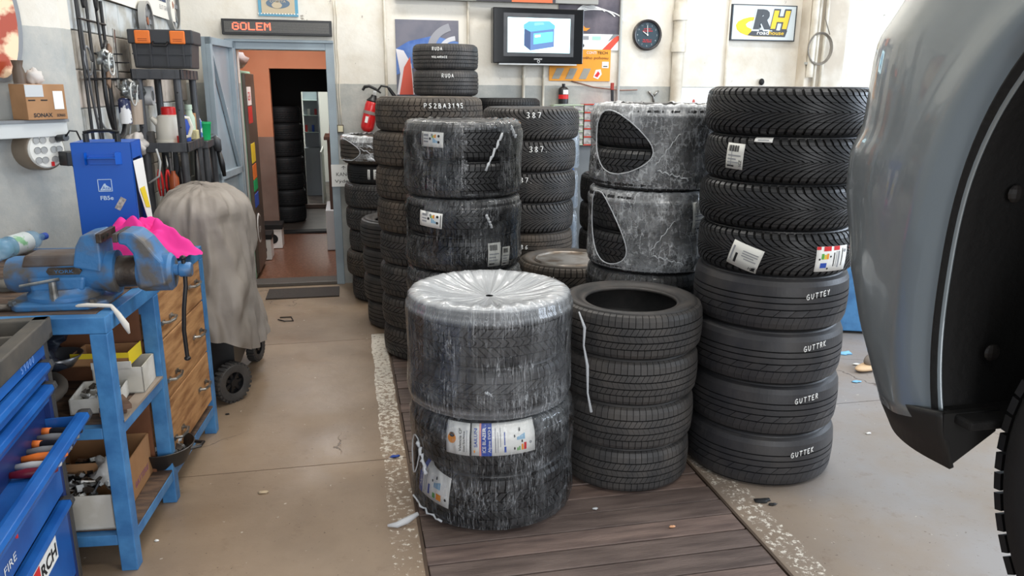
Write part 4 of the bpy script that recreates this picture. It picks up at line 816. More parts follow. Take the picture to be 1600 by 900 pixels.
for i, (a, b, lab) in enumerate(((-.055, .12, 'upper'), (-.07, .14, 'lower'))):
    t = ob('wood_block', MB().box((0, 0, 0), (.085, .11, .018)), M('block_wood', (132, 104, 86), .7, col2=(104, 78, 62), sc=9), bevel=.002); t.location = bl(a, b, SZ+.010+.019*(1-i)); t.rotation_euler = (0, 0, .5-.2*i); tag(t, '%s of two small wooden wedges at the middle shelf edge' % lab, 'wood')
t = thing('angle_grinder', 'dusty black rubber hose bundle and grinder guard on the middle shelf', 'tool', bl(-.40, .16, SZ))
ob('guard', MB().ell((0, 0, .05), (.13, .11, .05), 28, 14, jit=.25, seed=4), M('dusty_black', (70, 62, 56), .8), t, smooth='all')
ob('hose_loop', MB().tube([(.05+.11*cos(a), -.02+.10*sin(a), .075+.02*sin(a)) for a in [2*pi*i/26 for i in range(26)]], .022, 10, True), M('dusty_hose', (82, 74, 66), .8), t, smooth='all')
tag(ob('red_card', MB().box(bl(-.38, .035, SZ+.03), (.075, .02, .055), rz=.1, rx=.5), M('salmon_red', (214, 96, 78), .6)), 'salmon red plastic holder leaning on the dusty hose', 'holder')
t = thing('drip_tray', 'dark crumpled plastic bag hanging under the bench top', 'bag', bl(-.47, .30, .70)); ob('bag', MB().ell((0, 0, .03), (.16, .12, .07), 26, 14, jit=.8, seed=9), M('dark_bag', (34, 40, 52), .25), t, smooth='all')
tag(ob('metal_bowl', MB().lathe([(0, 0), (.05, .0), (.085, .045), (.08, .045), (.048, .006), (0, .006)], 30, bl(-.30, .30, SZ+.11)), M('tin_grey', (120, 120, 122), .3, .7), smooth='all'), 'small dull metal bowl behind the bench leg', 'bowl')
LZ = .148
t = inb('parts_carton', 'brown cardboard box with torn flaps on the lower shelf behind the leg', 'box', -.22, .32, LZ, .04); openbox(t, .30, .24, .17, card); tx = MB(); text(tx, 'BATTERIE', .035, lambda a, b: (.1508, -.085+a, .04+b), width=.16); ob('lettering', tx, M('violet_ink', (150, 90, 130), .6), t)
heap(t, -.02, -.04, .07, .12, .08, 26, (dsteel, steel, black), .035, h=.05)
t = inb('parts_carton', 'white carton full of metal scraps at the front of the lower shelf', 'box', -.28, .13, LZ, .02); openbox(t, .42, .20, .13, cardw); heap(t, 0, 0, .10, .18, .08, 40, (dsteel, steel, black, lgrey), .032, h=.04)
ob('film_scrap', MB().ell((-.10, .03, .16), (.08, .05, .02), 20, 8, jit=.9, seed=5), M('film_scrap', (206, 204, 200), .25, alpha=.7), t, smooth='all'); ob('film_scrap', MB().ell((.15, .04, .15), (.04, .05, .05), 20, 10, jit=.9, seed=11), M('film_scrap', (206, 204, 200)), t, smooth='all')
t = inb('spare_carton', 'white box with a red emblem standing at the back left of the lower shelf', 'box', -.50, .20, LZ+.13, 0); ob('carton', MB().b2((-.06, -.06, 0), (.06, .06, .15)), M('pale_box', (170, 166, 172), .6), t, bevel=.003); ob('emblem', MB().b2((-.03, -.062, .05), (.03, -.0605, .10)), inkr, t); ob('roundel', MB().b2((-.015, -.064, .06), (.015, -.0618, .09)), ink, t)
t = inb('frying_pan', 'black pan full of used metal parts at the lower shelf edge', 'pan', -.06, .54, LZ, 0)
ob('pan_bowl', MB().lathe([(0, 0), (.09, 0), (.125, .075), (.121, .077), (.086, .006), (0, .006)], 36), M('pan_black', (34, 32, 32), .4), t, smooth=True); ob('pan_handle', MB().tube([(.12, -.035, .066), (.155, -.02, .068), (.158, .015, .068), (.12, .03, .066)], .007, 8), M('pan_black', (34, 32, 32)), t, smooth=True); heap(t, 0, 0, .03, .08, .08, 18, (steel, lgrey, dsteel), .04, h=.045)
# ------------------------------------------------------------ tool chest
CA = radians(2.8); CT = .945
ch = thing('tool_chest', 'blue drawer tool chest with dark top tray in front of the bench', 'tool chest', (-.935, 2.5, 0), CA)
W_, D_ = .50, 1.15     # local: front face at x=0, far end y=0, near end y=-D_
ob('carcass', MB().b2((-W_, -D_, .07), (-.02, -.003, CT-.05)), M('chest_dark', (24, 48, 104), .4), ch, bevel=.003)
ob('corner_post', MB().b2((-.035, -.028, .05), (.0, .0, CT-.05)), M('post_grey', (62, 60, 58), .5), ch, bevel=.004); ob('corner_post', MB().b2((-.035, -D_, .05), (.0, -D_+.028, CT-.05)), M('post_grey', (62, 60, 58)), ch, bevel=.004)
ob('inner_post', MB().b2((-.02, -.055, .07), (-.004, -.028, CT-.05)), M('chest_dark', (24, 48, 104)), ch)
tr = MB(); tr.b2((-W_-.02, -D_-.02, CT-.055), (.015, .012, CT-.035))
for a, b in (((-W_-.02, -.03, CT-.055), (.015, .012, CT+.01)), ((-.03, -D_-.02, CT-.055), (.015, .012, CT+.01)), ((-W_-.02, -D_-.02, CT-.055), (-W_+.02, .012, CT+.01)), ((-.20, -.16, CT-.04), (-.03, -.145, CT)), ((-.215, -.16, CT-.04), (-.20, 0, CT))): tr.b2(a, b)
ob('top_tray', tr, M('tray_grey', (66, 64, 60), .6, col2=(86, 80, 72), sc=10), ch, bevel=.004)
fas = ob('fascia', MB().b2((-.02, -D_+.03, .845), (-.003, -.030, CT-.055)), dblue, ch)
tx = strokes(MB(), '59000', .022, lambda a, b: (-.002, -.235+a, .855+b), .0012); ob('scratched_number', tx, M('scratch_blue', (120, 160, 220), .5), fas)
def drawer(z0, z1, out=0, red=None):
    d = bpy.data.objects.new('drawer', None); COL.objects.link(d); d.parent = ch; d.location = (out, 0, 0)
    y0, y1 = -D_+.032, -.06
    ob('face', MB().b2((-.015, y0, z0), (-.0, y1, z1-.02)), dblue, d, bevel=.002)
    lip = MB().prism([(0, z1-.034), (.018, z1-.030), (.026, z1-.014), (.022, z1), (.0, z1+.002), (-.012, z1)], lambda x, z: (x, y0, z), lambda x, z: (x, y1-.02, z)); ob('grip_lip', lip, dblue, d, bevel=.002)
    cap_ = MB().prism([(-.01, z1-.036), (.02, z1-.032), (.029, z1-.014), (.024, z1+.003), (.0, z1+.004), (-.012, z1)], lambda x, z: (x, y1-.02, z), lambda x, z: (x, y1+.004, z)); ob('end_cap', cap_, M('post_grey', (62, 60, 58)), d, bevel=.002)
    if out: ob('tray', MB().b2((-.45, y0, z0), (-.01, y1, z0+.004)).b2((-.45, y1-.004, z0), (-.01, y1, z1-.018)), dblue, d)
    return d
drawer(.775, .835); drawer(.705, .765); d3 = drawer(.60, .665, .085)
d4 = drawer(.395, .585); d5 = drawer(.10, .375)
tx = strokes(MB(), '1', .055, lambda a, b: (.002, -.475+a, .475+b), .004); ob('red_figure', tx, inkr, d4)
tx = MB(); text(tx, 'FIRE', .034, lambda a, b: (.0012, -.56+a, .425+b), width=.085); ob('lettering', tx, white, d4)
lg = MB().prism([(-.42, .245), (-.39, .325), (-.19, .325), (-.19, .245)], lambda y, z: (.0006, y, z), lambda y, z: (.0014, y, z)); ob('logo_plate', lg, white, d5)
tx = MB(); text(tx, 'RCH', .058, lambda a, b: (.0022, -.335+a, .26+b), width=.135, bold=.03); ob('lettering', tx, ink, d5)
lg = MB().prism([(-.43, .25), (-.395, .315), (-.345, .315), (-.345, .25)], lambda y, z: (.0014, y, z), lambda y, z: (.0026, y, z)); ob('red_badge', lg, inkr, d5)
tx = MB(); text(tx, 'O', .040, lambda a, b: (.0032, -.395+a, .262+b), width=.036, bold=.03); ob('lettering', tx, white, d5)
def cw(x, y, z): return (-.935+x*cos(CA)-y*sin(CA), 2.5+x*sin(CA)+y*cos(CA), z)
tools = [(-.10, 'orange', 'black and orange screwdriver, farthest in the open drawer'), (-.145, 'steel', 'chrome pliers with dark grips in the open drawer'), (-.19, 'orange', 'orange-collared screwdriver in the middle of the open drawer'), (-.235, 'steel', 'grey handled screwdriver in the open drawer'), (-.28, 'orange2', 'orange cutter knife lying in the open drawer'), (-.33, 'white', 'pale handled file in the open drawer'), (-.375, 'maroon', 'maroon handled tool in the open drawer')]
for y, kd, lab in tools:
    t = thing('hand_tool', lab, 'tool', cw(.0, y, .619), CA+random.uniform(-.25, .1), 'hand tools in the open drawer')
    hm = dict(orange=black, steel=grey, orange2=orange, white=lgrey, maroon=M('maroon', (110, 24, 44), .4))[kd]
    ob('grip', MB().tube([(-.02, 0, 0), (.02, 0, 0), (.08, 0, 0), (.095, 0, 0)], [.009, .014, .012, .006], 10), hm, t, smooth='all'); ob('shank', MB().cyl((-.14, 0, 0), (-.02, 0, 0), .004, 8), steel, t, smooth='all')
    if kd == 'orange': ob('collar', MB().cyl((-.022, 0, 0), (.004, 0, 0), .0135, 10), orange, t, smooth='all')
for i in range(3):
    tag(ob('washer', MB().tube([(cw(-.13-.05*i, -.07, 0)[0]+.02*cos(a), cw(-.13-.05*i, -.07, 0)[1]+.02*sin(a), CT-.028) for a in [2*pi*k/14 for k in range(14)]], .005, 6, True), steel, smooth='all'), '%s of three steel rings in the top tray of the chest' % ('right', 'middle', 'left')[i], 'ring', 'rings in the top tray')
# ------------------------------------------------------------ machine under a tarp
t = thing('covered_machine', 'wheeled machine under a draped grey cover beside the workbench', 'covered machine', (-.79, 4.44, 0))
tp = MB(); nu, nv = 150, 46
for j in range(nv+1):
    u_ = j/nv
    for i in range(nu):
        a = 2*pi*i/nu; ca, sa = cos(a), sin(a); k = 1/((abs(ca)**3.2+abs(sa)**3.2)**(1/3.2))
        if u_ < .34: s_ = u_/.34; rad = .86*sin(s_*pi/2)**.62; z = 1.125-.16*(1-cos(s_*pi/2))-.02*sin(a*2+.5)*s_
        else: s_ = (u_-.34)/.66; rad = .86+.17*s_**.8+.03*sin(s_*5+a*2); z = .955-.02*sin(a*2+.5)-s_*(.70+.06*sin(a*2+.6)-.05*sin(3*a))
        x = .255*k*rad*ca; y = .43*k*rad*sa
        f = (.006+.026*min(1, s_ if u_ > .34 else .1))*(abs(sin(a*2.5+2.4*noise.noise(Vector((ca*1.5, sa*1.5, z*1.8)))*2))-.5)*(1 if u_ > .2 else u_*5)
        q = Vector((ca*2.2, sa*2.2, z*2.6)); f += .034*noise.noise(q)-.045*abs(noise.noise(q*1.5+Vector((3, 3, 3))))+.014*abs(noise.noise(q*4))
        z += (.028*noise.noise(Vector((x*9, y*6, 1)))-.03*abs(noise.noise(Vector((x*14+3, y*10, 4)))))*max(0, 1-u_*2)
        tp.v.append((x+ca*f, y+sa*f, z))
tp.f = [(j*nu+i, j*nu+(i+1) % nu, (j+1)*nu+(i+1) % nu, (j+1)*nu+i) for j in range(nv) for i in range(nu)]
tp.f.reverse(); ob('draped_cover', tp, tarp_m, t, smooth='all')
ob('machine_body', MB().b2((-.17, -.30, .12), (.14, .32, .88)), black, t)
def wheel(x, y, R_, rz=0):
    w_ = MB().lathe([(R_*.55, -.02), (R_*.72, -.028), (R_*.93, -.026), (R_, -.016), (R_, .016), (R_*.93, .026), (R_*.72, .028), (R_*.55, .02)], 40, (0, 0, 0), 'X', cap=False)
    q = ob('wheel', w_, RB['grey'], t, smooth=True, loc=(x, y, R_+.004), rot=(0, 0, -rz)); lg_ = MB()
    for i in range(26): a = 2*pi*i/26; lg_.box((0, R_*1.0*cos(a), R_*1.0*sin(a)), (.046, .012, .014), rx=a)
    ob('tread_lugs', lg_, RB['grey'], q); sp = MB().lathe([(R_*.53, -.014), (R_*.60, -.014), (R_*.60, .014), (R_*.53, .014)], 30, (0, 0, 0), 'X', cap=False).lathe([(0, .02), (.022, .02), (.022, -.02), (0, -.02)], 16, (0, 0, 0), 'X')
    for i in range(7): a = 2*pi*i/7; sp.box((0, R_*.30*cos(a), R_*.30*sin(a)), (.016, R_*.56, .016), rx=a)
    ob('hub', sp, black, q)
wheel(.13, -.37, .105, .75); wheel(.18, .27, .085, .3); wheel(-.17, -.34, .10); wheel(-.17, .30, .10)
# ------------------------------------------------------------ plastic shelving by the left wall
t = thing('plastic_shelf', 'dark grey plastic shelving with round posts by the left wall', 'shelf', (-1.065, 5.2, 0))
sx, sy = .125, .26; sg = blk2
for x in (-sx+.02, sx-.02):
    for y in (-sy+.02, sy-.02):
        p = ob('post', MB().cyl((x, y, 0), (x, y, 1.72), .022, 14), sg, t, smooth=True)
        if y < 0: ob('post_holes', MB().add([], []).cyl((x, y-.0222, 1.5), (x, y-.0226, 1.5), .005, 8).cyl((x, y-.0222, 1.6), (x, y-.0226, 1.6), .005, 8).cyl((x, y-.0222, 1.4), (x, y-.0226, 1.4), .005, 8), dark, p)
for z in (.45, .88, 1.30, 1.72):
    d = ob('deck', MB().b2((-sx, -sy, z-.008), (sx, sy, z)), sg, t)
    rm = MB(); rm.b2((-sx-.012, -sy-.012, z-.045), (sx+.012, -sy, z+.012)); rm.b2((-sx-.012, sy, z-.045), (sx+.012, sy+.012, z+.012)); rm.b2((sx, -sy-.012, z-.045), (sx+.012, sy+.012, z+.012)); rm.b2((-sx-.012, -sy-.012, z-.045), (-sx, sy+.012, z+.012)); ob('rim', rm, sg, d, bevel=.004)
    rb = MB()
    for k in range(4): rb.b2((-sx+.02+.07*k, -sy-.016, z-.04), (-sx+.026+.07*k, -sy-.01, z+.008))
    for k in range(5): rb.b2((sx+.01, -sy+.04+.11*k, z-.04), (sx+.016, -sy+.046+.11*k, z+.008))
    ob('rim_ribs', rb, sg, d)['kind'] = 'stuff'
t = thing('plastic_shelf', 'farther low grey plastic shelf with the green beaker on it', 'shelf', (-1.045, 5.74, 0))
for x in (-.1, .1):
    for y in (-.15, .15): ob('post', MB().cyl((x, y, 0), (x, y, 1.27), .022, 14), sg, t, smooth=True)
for z in (.45, .88, 1.28): ob('deck', MB().b2((-.125, -.20, z-.05), (.125, .20, z)), sg, t, bevel=.006)
# black tool case on top of it
t = thing('tool_case', 'black plastic tool case with two orange latches on top of the shelf', 'tool case', (-1.03, 5.10, 1.738), radians(-1))
cb = M('case_black', (52, 54, 58), .5)
ob('case_body', MB().prism([(-.155, 0), (.155, 0), (.165, .15), (-.165, .15)], lambda x, z: (x, -.11, z), lambda x, z: (x, .12, z)), cb, t, bevel=.006); ob('case_lid', MB().b2((-.178, -.125, .135), (.178, .13, .215)), cb, t, bevel=.008)
rb = MB()
for x in (-.06, .03, .12, -.14): rb.b2((x-.005, -.119, .01), (x+.005, -.110, .14))
rb.b2((-.162, -.118, .075), (.162, -.108, .083)); ob('body_ribs', rb, cb, t); ob('carry_handle', MB().tube([(-.04, -.125, .145), (-.035, -.15, .125), (.035, -.15, .125), (.04, -.125, .145)], .007, 8), black, t, smooth=True)
for x in (-.095, .095):
    l = ob('latch', MB().b2((x-.042, -.135, .135), (x+.042, -.122, .208)), orange, t, bevel=.008); ob('latch_grooves', MB().b2((x-.025, -.1365, .150), (x+.025, -.135, .153)).b2((x-.025, -.1365, .160), (x+.025, -.135, .163)), M('latch_dark', (150, 70, 20), .5), l)
ob('front_rim_pad', MB().b2((-.15, -.118, -.0), (.15, -.108, .012)), black, t)
t = thing('kettle', 'old stained white electric kettle with red lid on the plastic shelf', 'kettle', (-1.05, 5.08, 1.304), radians(20))
kw = M('kettle_white', (222, 218, 206), .35, col2=(176, 128, 84), sc=6, lo=.60, hi=.75)
ob('kettle_body', MB().lathe([(0, 0), (.078, 0), (.082, .02), (.080, .10), (.068, .155), (.05, .165), (0, .168)], 32), kw, t, smooth=True); ob('kettle_base', MB().lathe([(0, -.0), (.088, 0), (.086, .018), (0, .018)], 32), kw, t, smooth=True)
ob('kettle_handle', MB().tube([(.06, 0, .15), (.11, 0, .145), (.125, 0, .09), (.105, 0, .035), (.075, 0, .03)], .011, 8), kw, t, smooth=True); ob('spout', MB().tube([(-.06, 0, .11), (-.10, 0, .15)], [.024, .012], 10), kw, t, smooth=True)
ob('red_lid', MB().lathe([(0, .165), (.042, .165), (.042, .205), (.036, .212), (0, .212)], 24), red, t, smooth=True)
b = MB().lathe([(0, 0), (.032, 0), (.034, .02), (.034, .14), (.022, .165), (.018, .19), (.022, .19), (.022, .22), (0, .22)], 20, (-.985, 5.36, 1.302)); tag(ob('spray_bottle', b, M('pale_green', (196, 216, 196), .35, alpha=.9), smooth=True), 'pale green translucent bottle behind the kettle', 'bottle')
tag(ob('cleaning_bottle', MB().lathe([(0, 0), (.03, 0), (.03, .10), (.012, .14), (.012, .16), (0, .16)], 18, (-.99, 5.22, 1.302)), inkb, smooth=True), 'blue and white bottle between the shelf posts', 'bottle')
tag(ob('carton', MB().box((-1.02, 5.40, 1.385), (.13, .08, .165)), card, bevel=.003), 'small brown carton at the back of the plastic shelf', 'box')
tag(ob('sponge', MB().box((-.965, 5.33, 1.335), (.06, .07, .06)), M('sponge', (206, 196, 150), .9, bump=.5, bsc=80), bevel=.006), 'pale yellow sponge block on the plastic shelf', 'sponge')
tag(ob('red_cap_can', MB().lathe([(0, 0), (.022, 0), (.022, .045), (0, .045)], 16, (-.975, 4.985, 1.304)), red, smooth=True), 'small red plastic cap beside the kettle base', 'cap')
tag(ob('beaker', MB().lathe([(0, 0), (.034, 0), (.043, .105), (.046, .108), (.046, .12), (.041, .12), (.032, .006), (0, .006)], 20, (-.95, 5.66, 1.281)), green, smooth=True), 'bright green plastic beaker standing on the far shelf', 'beaker')
tag(ob('cleaning_bottle', MB().lathe([(0, 0), (.03, 0), (.03, .13), (.02, .15), (.02, .18), (0, .18)], 18, (-.985, 5.60, 1.281)), M('blue_white', (70, 110, 176), .4, col2=(226, 228, 230), sc=22, lo=.5, hi=.52), smooth=True), 'blue labelled bottle beside the green beaker', 'bottle')
t = thing('speaker_box', 'small black socket box at the left end of the middle shelf', 'box', (-1.17, 4.985, 1.30)); ob('box_body', MB().b2((-.045, -.04, 0), (.045, .04, .075)), M('box_dark', (58, 56, 54), .5), t, bevel=.005); ob('socket_ring', MB().lathe([(.012, -.042), (.026, -.042), (.026, -.038), (.012, -.038)], 20, (0, 0, .04), 'Y'), black, t)
# tools hanging under it
for i, (x, lab) in enumerate(((-1.10, 'left'), (-1.055, 'right'))):
    t = thing('pliers', '%s of two red-handled pliers hanging below the plastic shelf' % lab, 'pliers', (x, 4.915, 1.12), 0, 'red pliers hanging under the shelf')
    ob('jaw', MB().tube([(.0, 0, .12), (.004, 0, .06), (0, 0, .04)], [.003, .007, .009], 8), steel, t, smooth='all')
    for s_ in (-1, 1): ob('grip', MB().tube([(0, 0, .045), (.010*s_, 0, .0), (.012*s_, 0, -.06), (.006*s_, 0, -.12)], [.005, .007, .007, .005], 8), red, t, smooth='all')
t = thing('heat_gun', 'black air gun hanging at the end of the shelf by the door', 'tool', (-.93, 5.85, 1.16)); ob('gun_body', MB().tube([(0, 0, .13), (.02, 0, .10), (.03, 0, .03)], [.025, .032, .022], 12), blk2, t, smooth='all'); ob('gun_grip', MB().tube([(.03, 0, .03), (.045, 0, -.06), (.055, 0, -.15)], [.016, .02, .012], 10), black, t, smooth='all'); ob('hook', MB().tube([(.0, 0, .15), (-.03, 0, .14), (-.05, 0, .12)], .004, 6), steel, t)
tag(ob('amber_bottle', MB().lathe([(0, 0), (.028, 0), (.028, .09), (.012, .115), (.012, .13), (0, .13)], 18, (-1.02, 4.90, 1.02)), M('amber', (150, 70, 30), .3), smooth=True), 'amber bottle hanging below the plastic shelf', 'bottle')
tag(ob('spray_can', MB().lathe([(0, 0), (.022, 0), (.022, .11), (.014, .125), (.010, .15), (0, .15)], 18, (-.99, 4.98, 1.02)), black, smooth=True), 'black spray can standing in the shelf below the pliers', 'can')
bk = bpy.data.objects['amber_bottle']
ob('hanging_loop', MB().tube([(-1.02, 4.90, 1.14), (-1.02, 4.925, 1.26)], .002, 5), steel, bk)
t = MB(); t.tube([(-1.10, 4.90, 1.28), (-1.085, 4.90, 1.20), (-1.10, 4.90, 1.12), (-1.16, 4.90, 1.08)], .006, 8); tag(ob('white_cable', t, lgrey, smooth='all'), 'white cable looping down beside the blue case', 'cable')
for x, lab in ((-.955, 'nearer'), (-.93, 'farther')):
    tag(ob('brush', MB().tube([(x, 5.3+.3*(x > -.94), 1.24), (x, 5.3+.3*(x > -.94), 1.02), (x, 5.3+.3*(x > -.94), .90)], [.008, .022, .026], 10), black, smooth='all'), '%s black brush hanging under the shelf near the door' % lab, 'brush')
# ------------------------------------------------------------ pier: socket block, shelf, cartons, poster
pn = Vector((.901, -.434, 0)); pn = Vector((1.87, -1.6, 0)).normalized(); PZ = atan2(pn.y, pn.x)+pi/2   # local -y faces the room
def onpier(s, z): # s metres along the pier face from its far edge towards the camera
    return (-1.30-s*.65, 4.17-s*.76, z)
t = thing('socket_block', 'round brown-rimmed block of white wall sockets with two plugs in it', 'socket', onpier(.21, 1.352), PZ)
ob('drum', MB().lathe([(0, -.10), (.088, -.10), (.094, -.092), (.098, 0), (0, 0)], 36, (0, 0, 0), 'Y'), M('drum_brown', (138, 124, 108), .4, .3), t, smooth=True)
ob('face_plate', MB().lathe([(0, -.112), (.078, -.112), (.084, -.106), (.084, -.10), (0, -.10)], 30, (0, 0, 0), 'Y'), M('plate_white', (226, 224, 216), .4), t, smooth=True)
for x in (-.045, -.015, .03, .06-.005):
    for z in (-.045, 0, .045):
        if x*x+z*z > .078**2: continue
        ob('outlet', MB().lathe([(.0, -.1135), (.0135, -.1135), (.0155, -.116), (.0155, -.112)], 16, (x, 0, z), 'Y'), M('outlet_grey', (160, 160, 158), .5), t, smooth=True)
ob('switch', MB().b2((.010, -.118, -.075), (.022, -.112, -.055)), red, t)
ob('power_adapter', MB().b2((.045, -.18, -.075), (.10, -.115, -.01)), black, t, bevel=.004); ob('plug', MB().cyl((.055, -.115, .05), (.060, -.17, .055), .016, 12), black, t, smooth=True)
ob('plug_lead', MB().tube([(.060, -.17, .06), (.075, -.18, .085), (.12, -.16, .08), (.16, -.13, .02), (.20, -.10, -.02)], .004, 6).tube([(.085, -.15, -.075), (.11, -.15, -.11), (.20, -.12, -.12)], .0035, 6), black, t, smooth='all')
t = thing('wall_ledge', 'white painted ledge box on the pier carrying the cardboard display', 'shelf', onpier(.16, 1.36), PZ)
ob('ledge_top', MB().b2((-.40, -.13, .115), (.06, .0, .128)), grey, t); ob('ledge_body', MB().b2((-.40, -.12, .05), (.055, .0, .115)), M('ledge_white', (206, 208, 206), .6), t, bevel=.003)
t = thing('display_carton', 'brown cardboard display box lettered SONAX on the wall ledge', 'box', onpier(.20, 1.489), PZ)
ob('carton', MB().prism([(-.095, 0), (.085, 0), (.085, .155), (-.095, .155)], lambda x, z: (x, -.15, z), lambda x, z: (x, -.03, z)), card, t, bevel=.002)
tx = MB(); text(tx, 'SONAX', .024, lambda a, b: (-.07+a, -.1512, .012+b), width=.085, bold=.03); ob('lettering', tx, ink, t); tx = MB(); text(tx, 'SONAX', .018, lambda a, b: (.035+a, -.1512, .012+b), width=.04, bold=.02); ob('lettering', tx, ink, t)
ob('paper_label', MB().b2((.028, -.1520, .045), (.072, -.150, .125)), white, t); ob('grey_note', MB().b2((-.095, -.1525, .10), (-.015, -.150, .152)), lgrey, t); ob('slots', MB().b2((-.085, -.1515, .083), (-.055, -.150, .088)).b2((-.03, -.1515, .083), (.0, -.150, .088)), dark, t)
tag(ob('polish_tin', MB().ell((0, 0, 0), (.035, .03, .035), 16, 10, jit=.5, seed=2), M('rag_pale', (206, 200, 194), .8), smooth='all', loc=Vector(onpier(.21, 1.675))-pn*-.09), 'pale crumpled rag lying on the cardboard display', 'rag')
tag(ob('bottle', MB().lathe([(0, 0), (.025, 0), (.025, .05), (.018, .075), (.024, .10), (0, .10)], 16), M('bottle_brown', (92, 76, 62), .5), smooth=True, loc=Vector(onpier(.275, 1.645))-pn*-.09), 'small dark bottle on the cardboard display', 'bottle')
t = thing('hanging_sign', 'round-cornered metal disc poster of a car scene at the left wall', 'poster', onpier(.255, 1.91), PZ)
pl = [(.11*cos(a)*1.0, .26*sin(a)) for a in [2*pi*i/36 for i in range(36)]]
ob('poster_board', MB().prism([(x-.05, z) for x, z in pl], lambda x, z: (x, -.03, z), lambda x, z: (x, -.02, z)), M('poster_grey', (120, 122, 124), .4), t)
ob('poster_picture', MB().prism([(x*.86-.055, z*.93) for x, z in pl], lambda x, z: (x, -.032, z), lambda x, z: (x, -.030, z)), M('poster_fire', (250, 214, 176), .5, col2=(172, 66, 32), sc=9, lo=.45, hi=.55), t)
# wire rack with spare parts on the left wall
WX = lambda y: -1.335+(y-4.2)*ux/uy*1.0+.03
t = thing('wall_rack', 'black rod rack screwed to the block wall, hung with spare parts', 'rack', (WX(4.5), 4.5, 1.3))
for z, y0, y1 in ((.37, -.16, .85), (.66, -.16, .30), (.50, .05, .30)): ob('rail', MB().cyl((.02, y0, z), (.02, y1, z-.0), .006, 8), black, t)
for y in (-.14, .02, .28): ob('upright', MB().cyl((.015, y, -.25), (.015, y, .78), .008, 8), black, t)
for k in range(6): ob('peg', MB().cyl((.02, .15*k-.1, .37), (.12, .15*k-.1, .375), .004, 6), black, t)
for k, (y, z) in enumerate(((.1, .50), (.22, .46))): ob('peg', MB().cyl((.02, y, z), (.14, y, z), .004, 6), black, t)
def hose(pts, r, mat, lab, cat='hose'): return tag(ob('hanging_hose', MB().tube(pts, r, 8), mat, smooth='all'), lab, cat)
def arc(c, rx, rz_, a0, a1, n=16): return [(c[0], c[1]+rx*cos(a0+(a1-a0)*i/n), c[2]+rz_*sin(a0+(a1-a0)*i/n)) for i in range(n+1)]
hose(arc((-1.24, 4.72, 1.62), .18, .26, 1.9, 5.6), .011, black, 'thick black hose loop hanging over the rack')
hose([(-1.26, 4.62, 2.15), (-1.25, 4.60, 1.9), (-1.25, 4.66, 1.6), (-1.25, 4.64, 1.35)], .007, black, 'thin black hose falling straight beside the rack')
hose(arc((-1.27, 4.42, 1.76), .06, .07, 0, 6.2), .006, grey, 'coiled grey hose on the upper rack peg')
hose([(-1.27, 4.36, 2.2), (-1.27, 4.38, 1.9), (-1.26, 4.37, 1.6), (-1.25, 4.42, 1.3), (-1.22, 4.46, 1.12)], .006, M('cable_dark', (60, 60, 62), .5), 'dark cable running down the near end of the block wall', 'cable')
hose([(-1.24, 4.9, 1.55), (-1.23, 4.95, 1.45), (-1.24, 4.92, 1.36), (-1.23, 4.99, 1.30)], .004, lgrey, 'pale wire hanging left of the shelf post', 'wire')
hose([(-1.29, 4.5, 1.5), (-1.27, 4.56, 1.42), (-1.26, 4.66, 1.38), (-1.26, 4.7, 1.28)], .006, grey, 'grey conduit hose bending towards the shelf', 'hose')
tag(ob('metal_strip', MB().box((-1.23, 4.78, 1.78), (.008, .035, .32), rx=-.12), steel, bevel=.003), 'long bare metal strip hanging on the rack', 'strip')
tag(ob('leather_strap', MB().box((-1.23, 4.63, 1.74), (.012, .05, .24), rx=-.5), M('leather', (128, 104, 86), .6), bevel=.003), 'brown plastic sleeve hanging askew on the rack', 'sleeve')
def part(y, z, sz, lab, sd):
    t = thing('spare_part', lab, 'spare part', (-1.20, y, z)); random.seed(sd)
    ob('casting', MB().ell((0, 0, 0), (sz*.7, sz, sz*.9), 18, 12, jit=.9, seed=sd), M('alu', (176, 182, 182), .32, .7, col2=(110, 112, 112), sc=30), t, smooth='all')
    for k in range(3): a = 2.1*k; ob('stub', MB().cyl((0, sz*.5*cos(a), sz*.5*sin(a)), (sz*.5, sz*1.1*cos(a), sz*1.1*sin(a)), sz*.22, 10), steel, t, smooth=True)
    ob('wire_loop', MB().tube([(.03, sz*1.1*cos(a), sz*1.2*sin(a)-.02) for a in [2*pi*k/16 for k in range(16)]], .004, 6, True), M('pale_wire', (206, 208, 204), .4), t, smooth='all')
part(4.82, 1.615, .055, 'left one of two aluminium castings with wires hanging on the rack', 1); part(4.96, 1.60, .06, 'right one of two aluminium castings with wires hanging on the rack', 5); part(4.45, 1.765, .045, 'rusty steel cup with sprigs of wire on the upper peg', 9)
tag(ob('oil_can', MB().lathe([(0, 0), (.032, 0), (.032, .13), (.02, .14), (0, .14)], 20, (-1.22, 4.80, 1.43)), M('can_label', (40, 48, 84), .4, col2=(220, 220, 220), sc=12, lo=.5, hi=.53), smooth=True), 'dark blue labelled can below the aluminium castings', 'can')
tag(ob('measuring_jug', MB().lathe([(0, 0), (.04, 0), (.045, .14), (.041, .14), (.036, .006), (0, .006)], 20, (-1.20, 4.93, 1.42)), M('jug', (190, 172, 154), .3, alpha=.85), smooth=True), 'smoky plastic jug hanging below the aluminium castings', 'jug')
tag(ob('tape_roll', MB().lathe([(.03, -.04), (.055, -.04), (.055, .04), (.03, .04)], 24, (-1.16, 5.05, 1.58), 'X', cap=False), lgrey, smooth=True), 'white roll hanging on the rack beside the shelf post', 'roll')
tag(ob('crumpled_bag', MB().ell((-1.2, 4.88, 1.31), (.05, .10, .06), 22, 12, jit=.8, seed=14), M('crumpled_white', (206, 200, 194), .7), smooth='all'), 'crumpled white paper bag behind the blue case handle', 'bag')
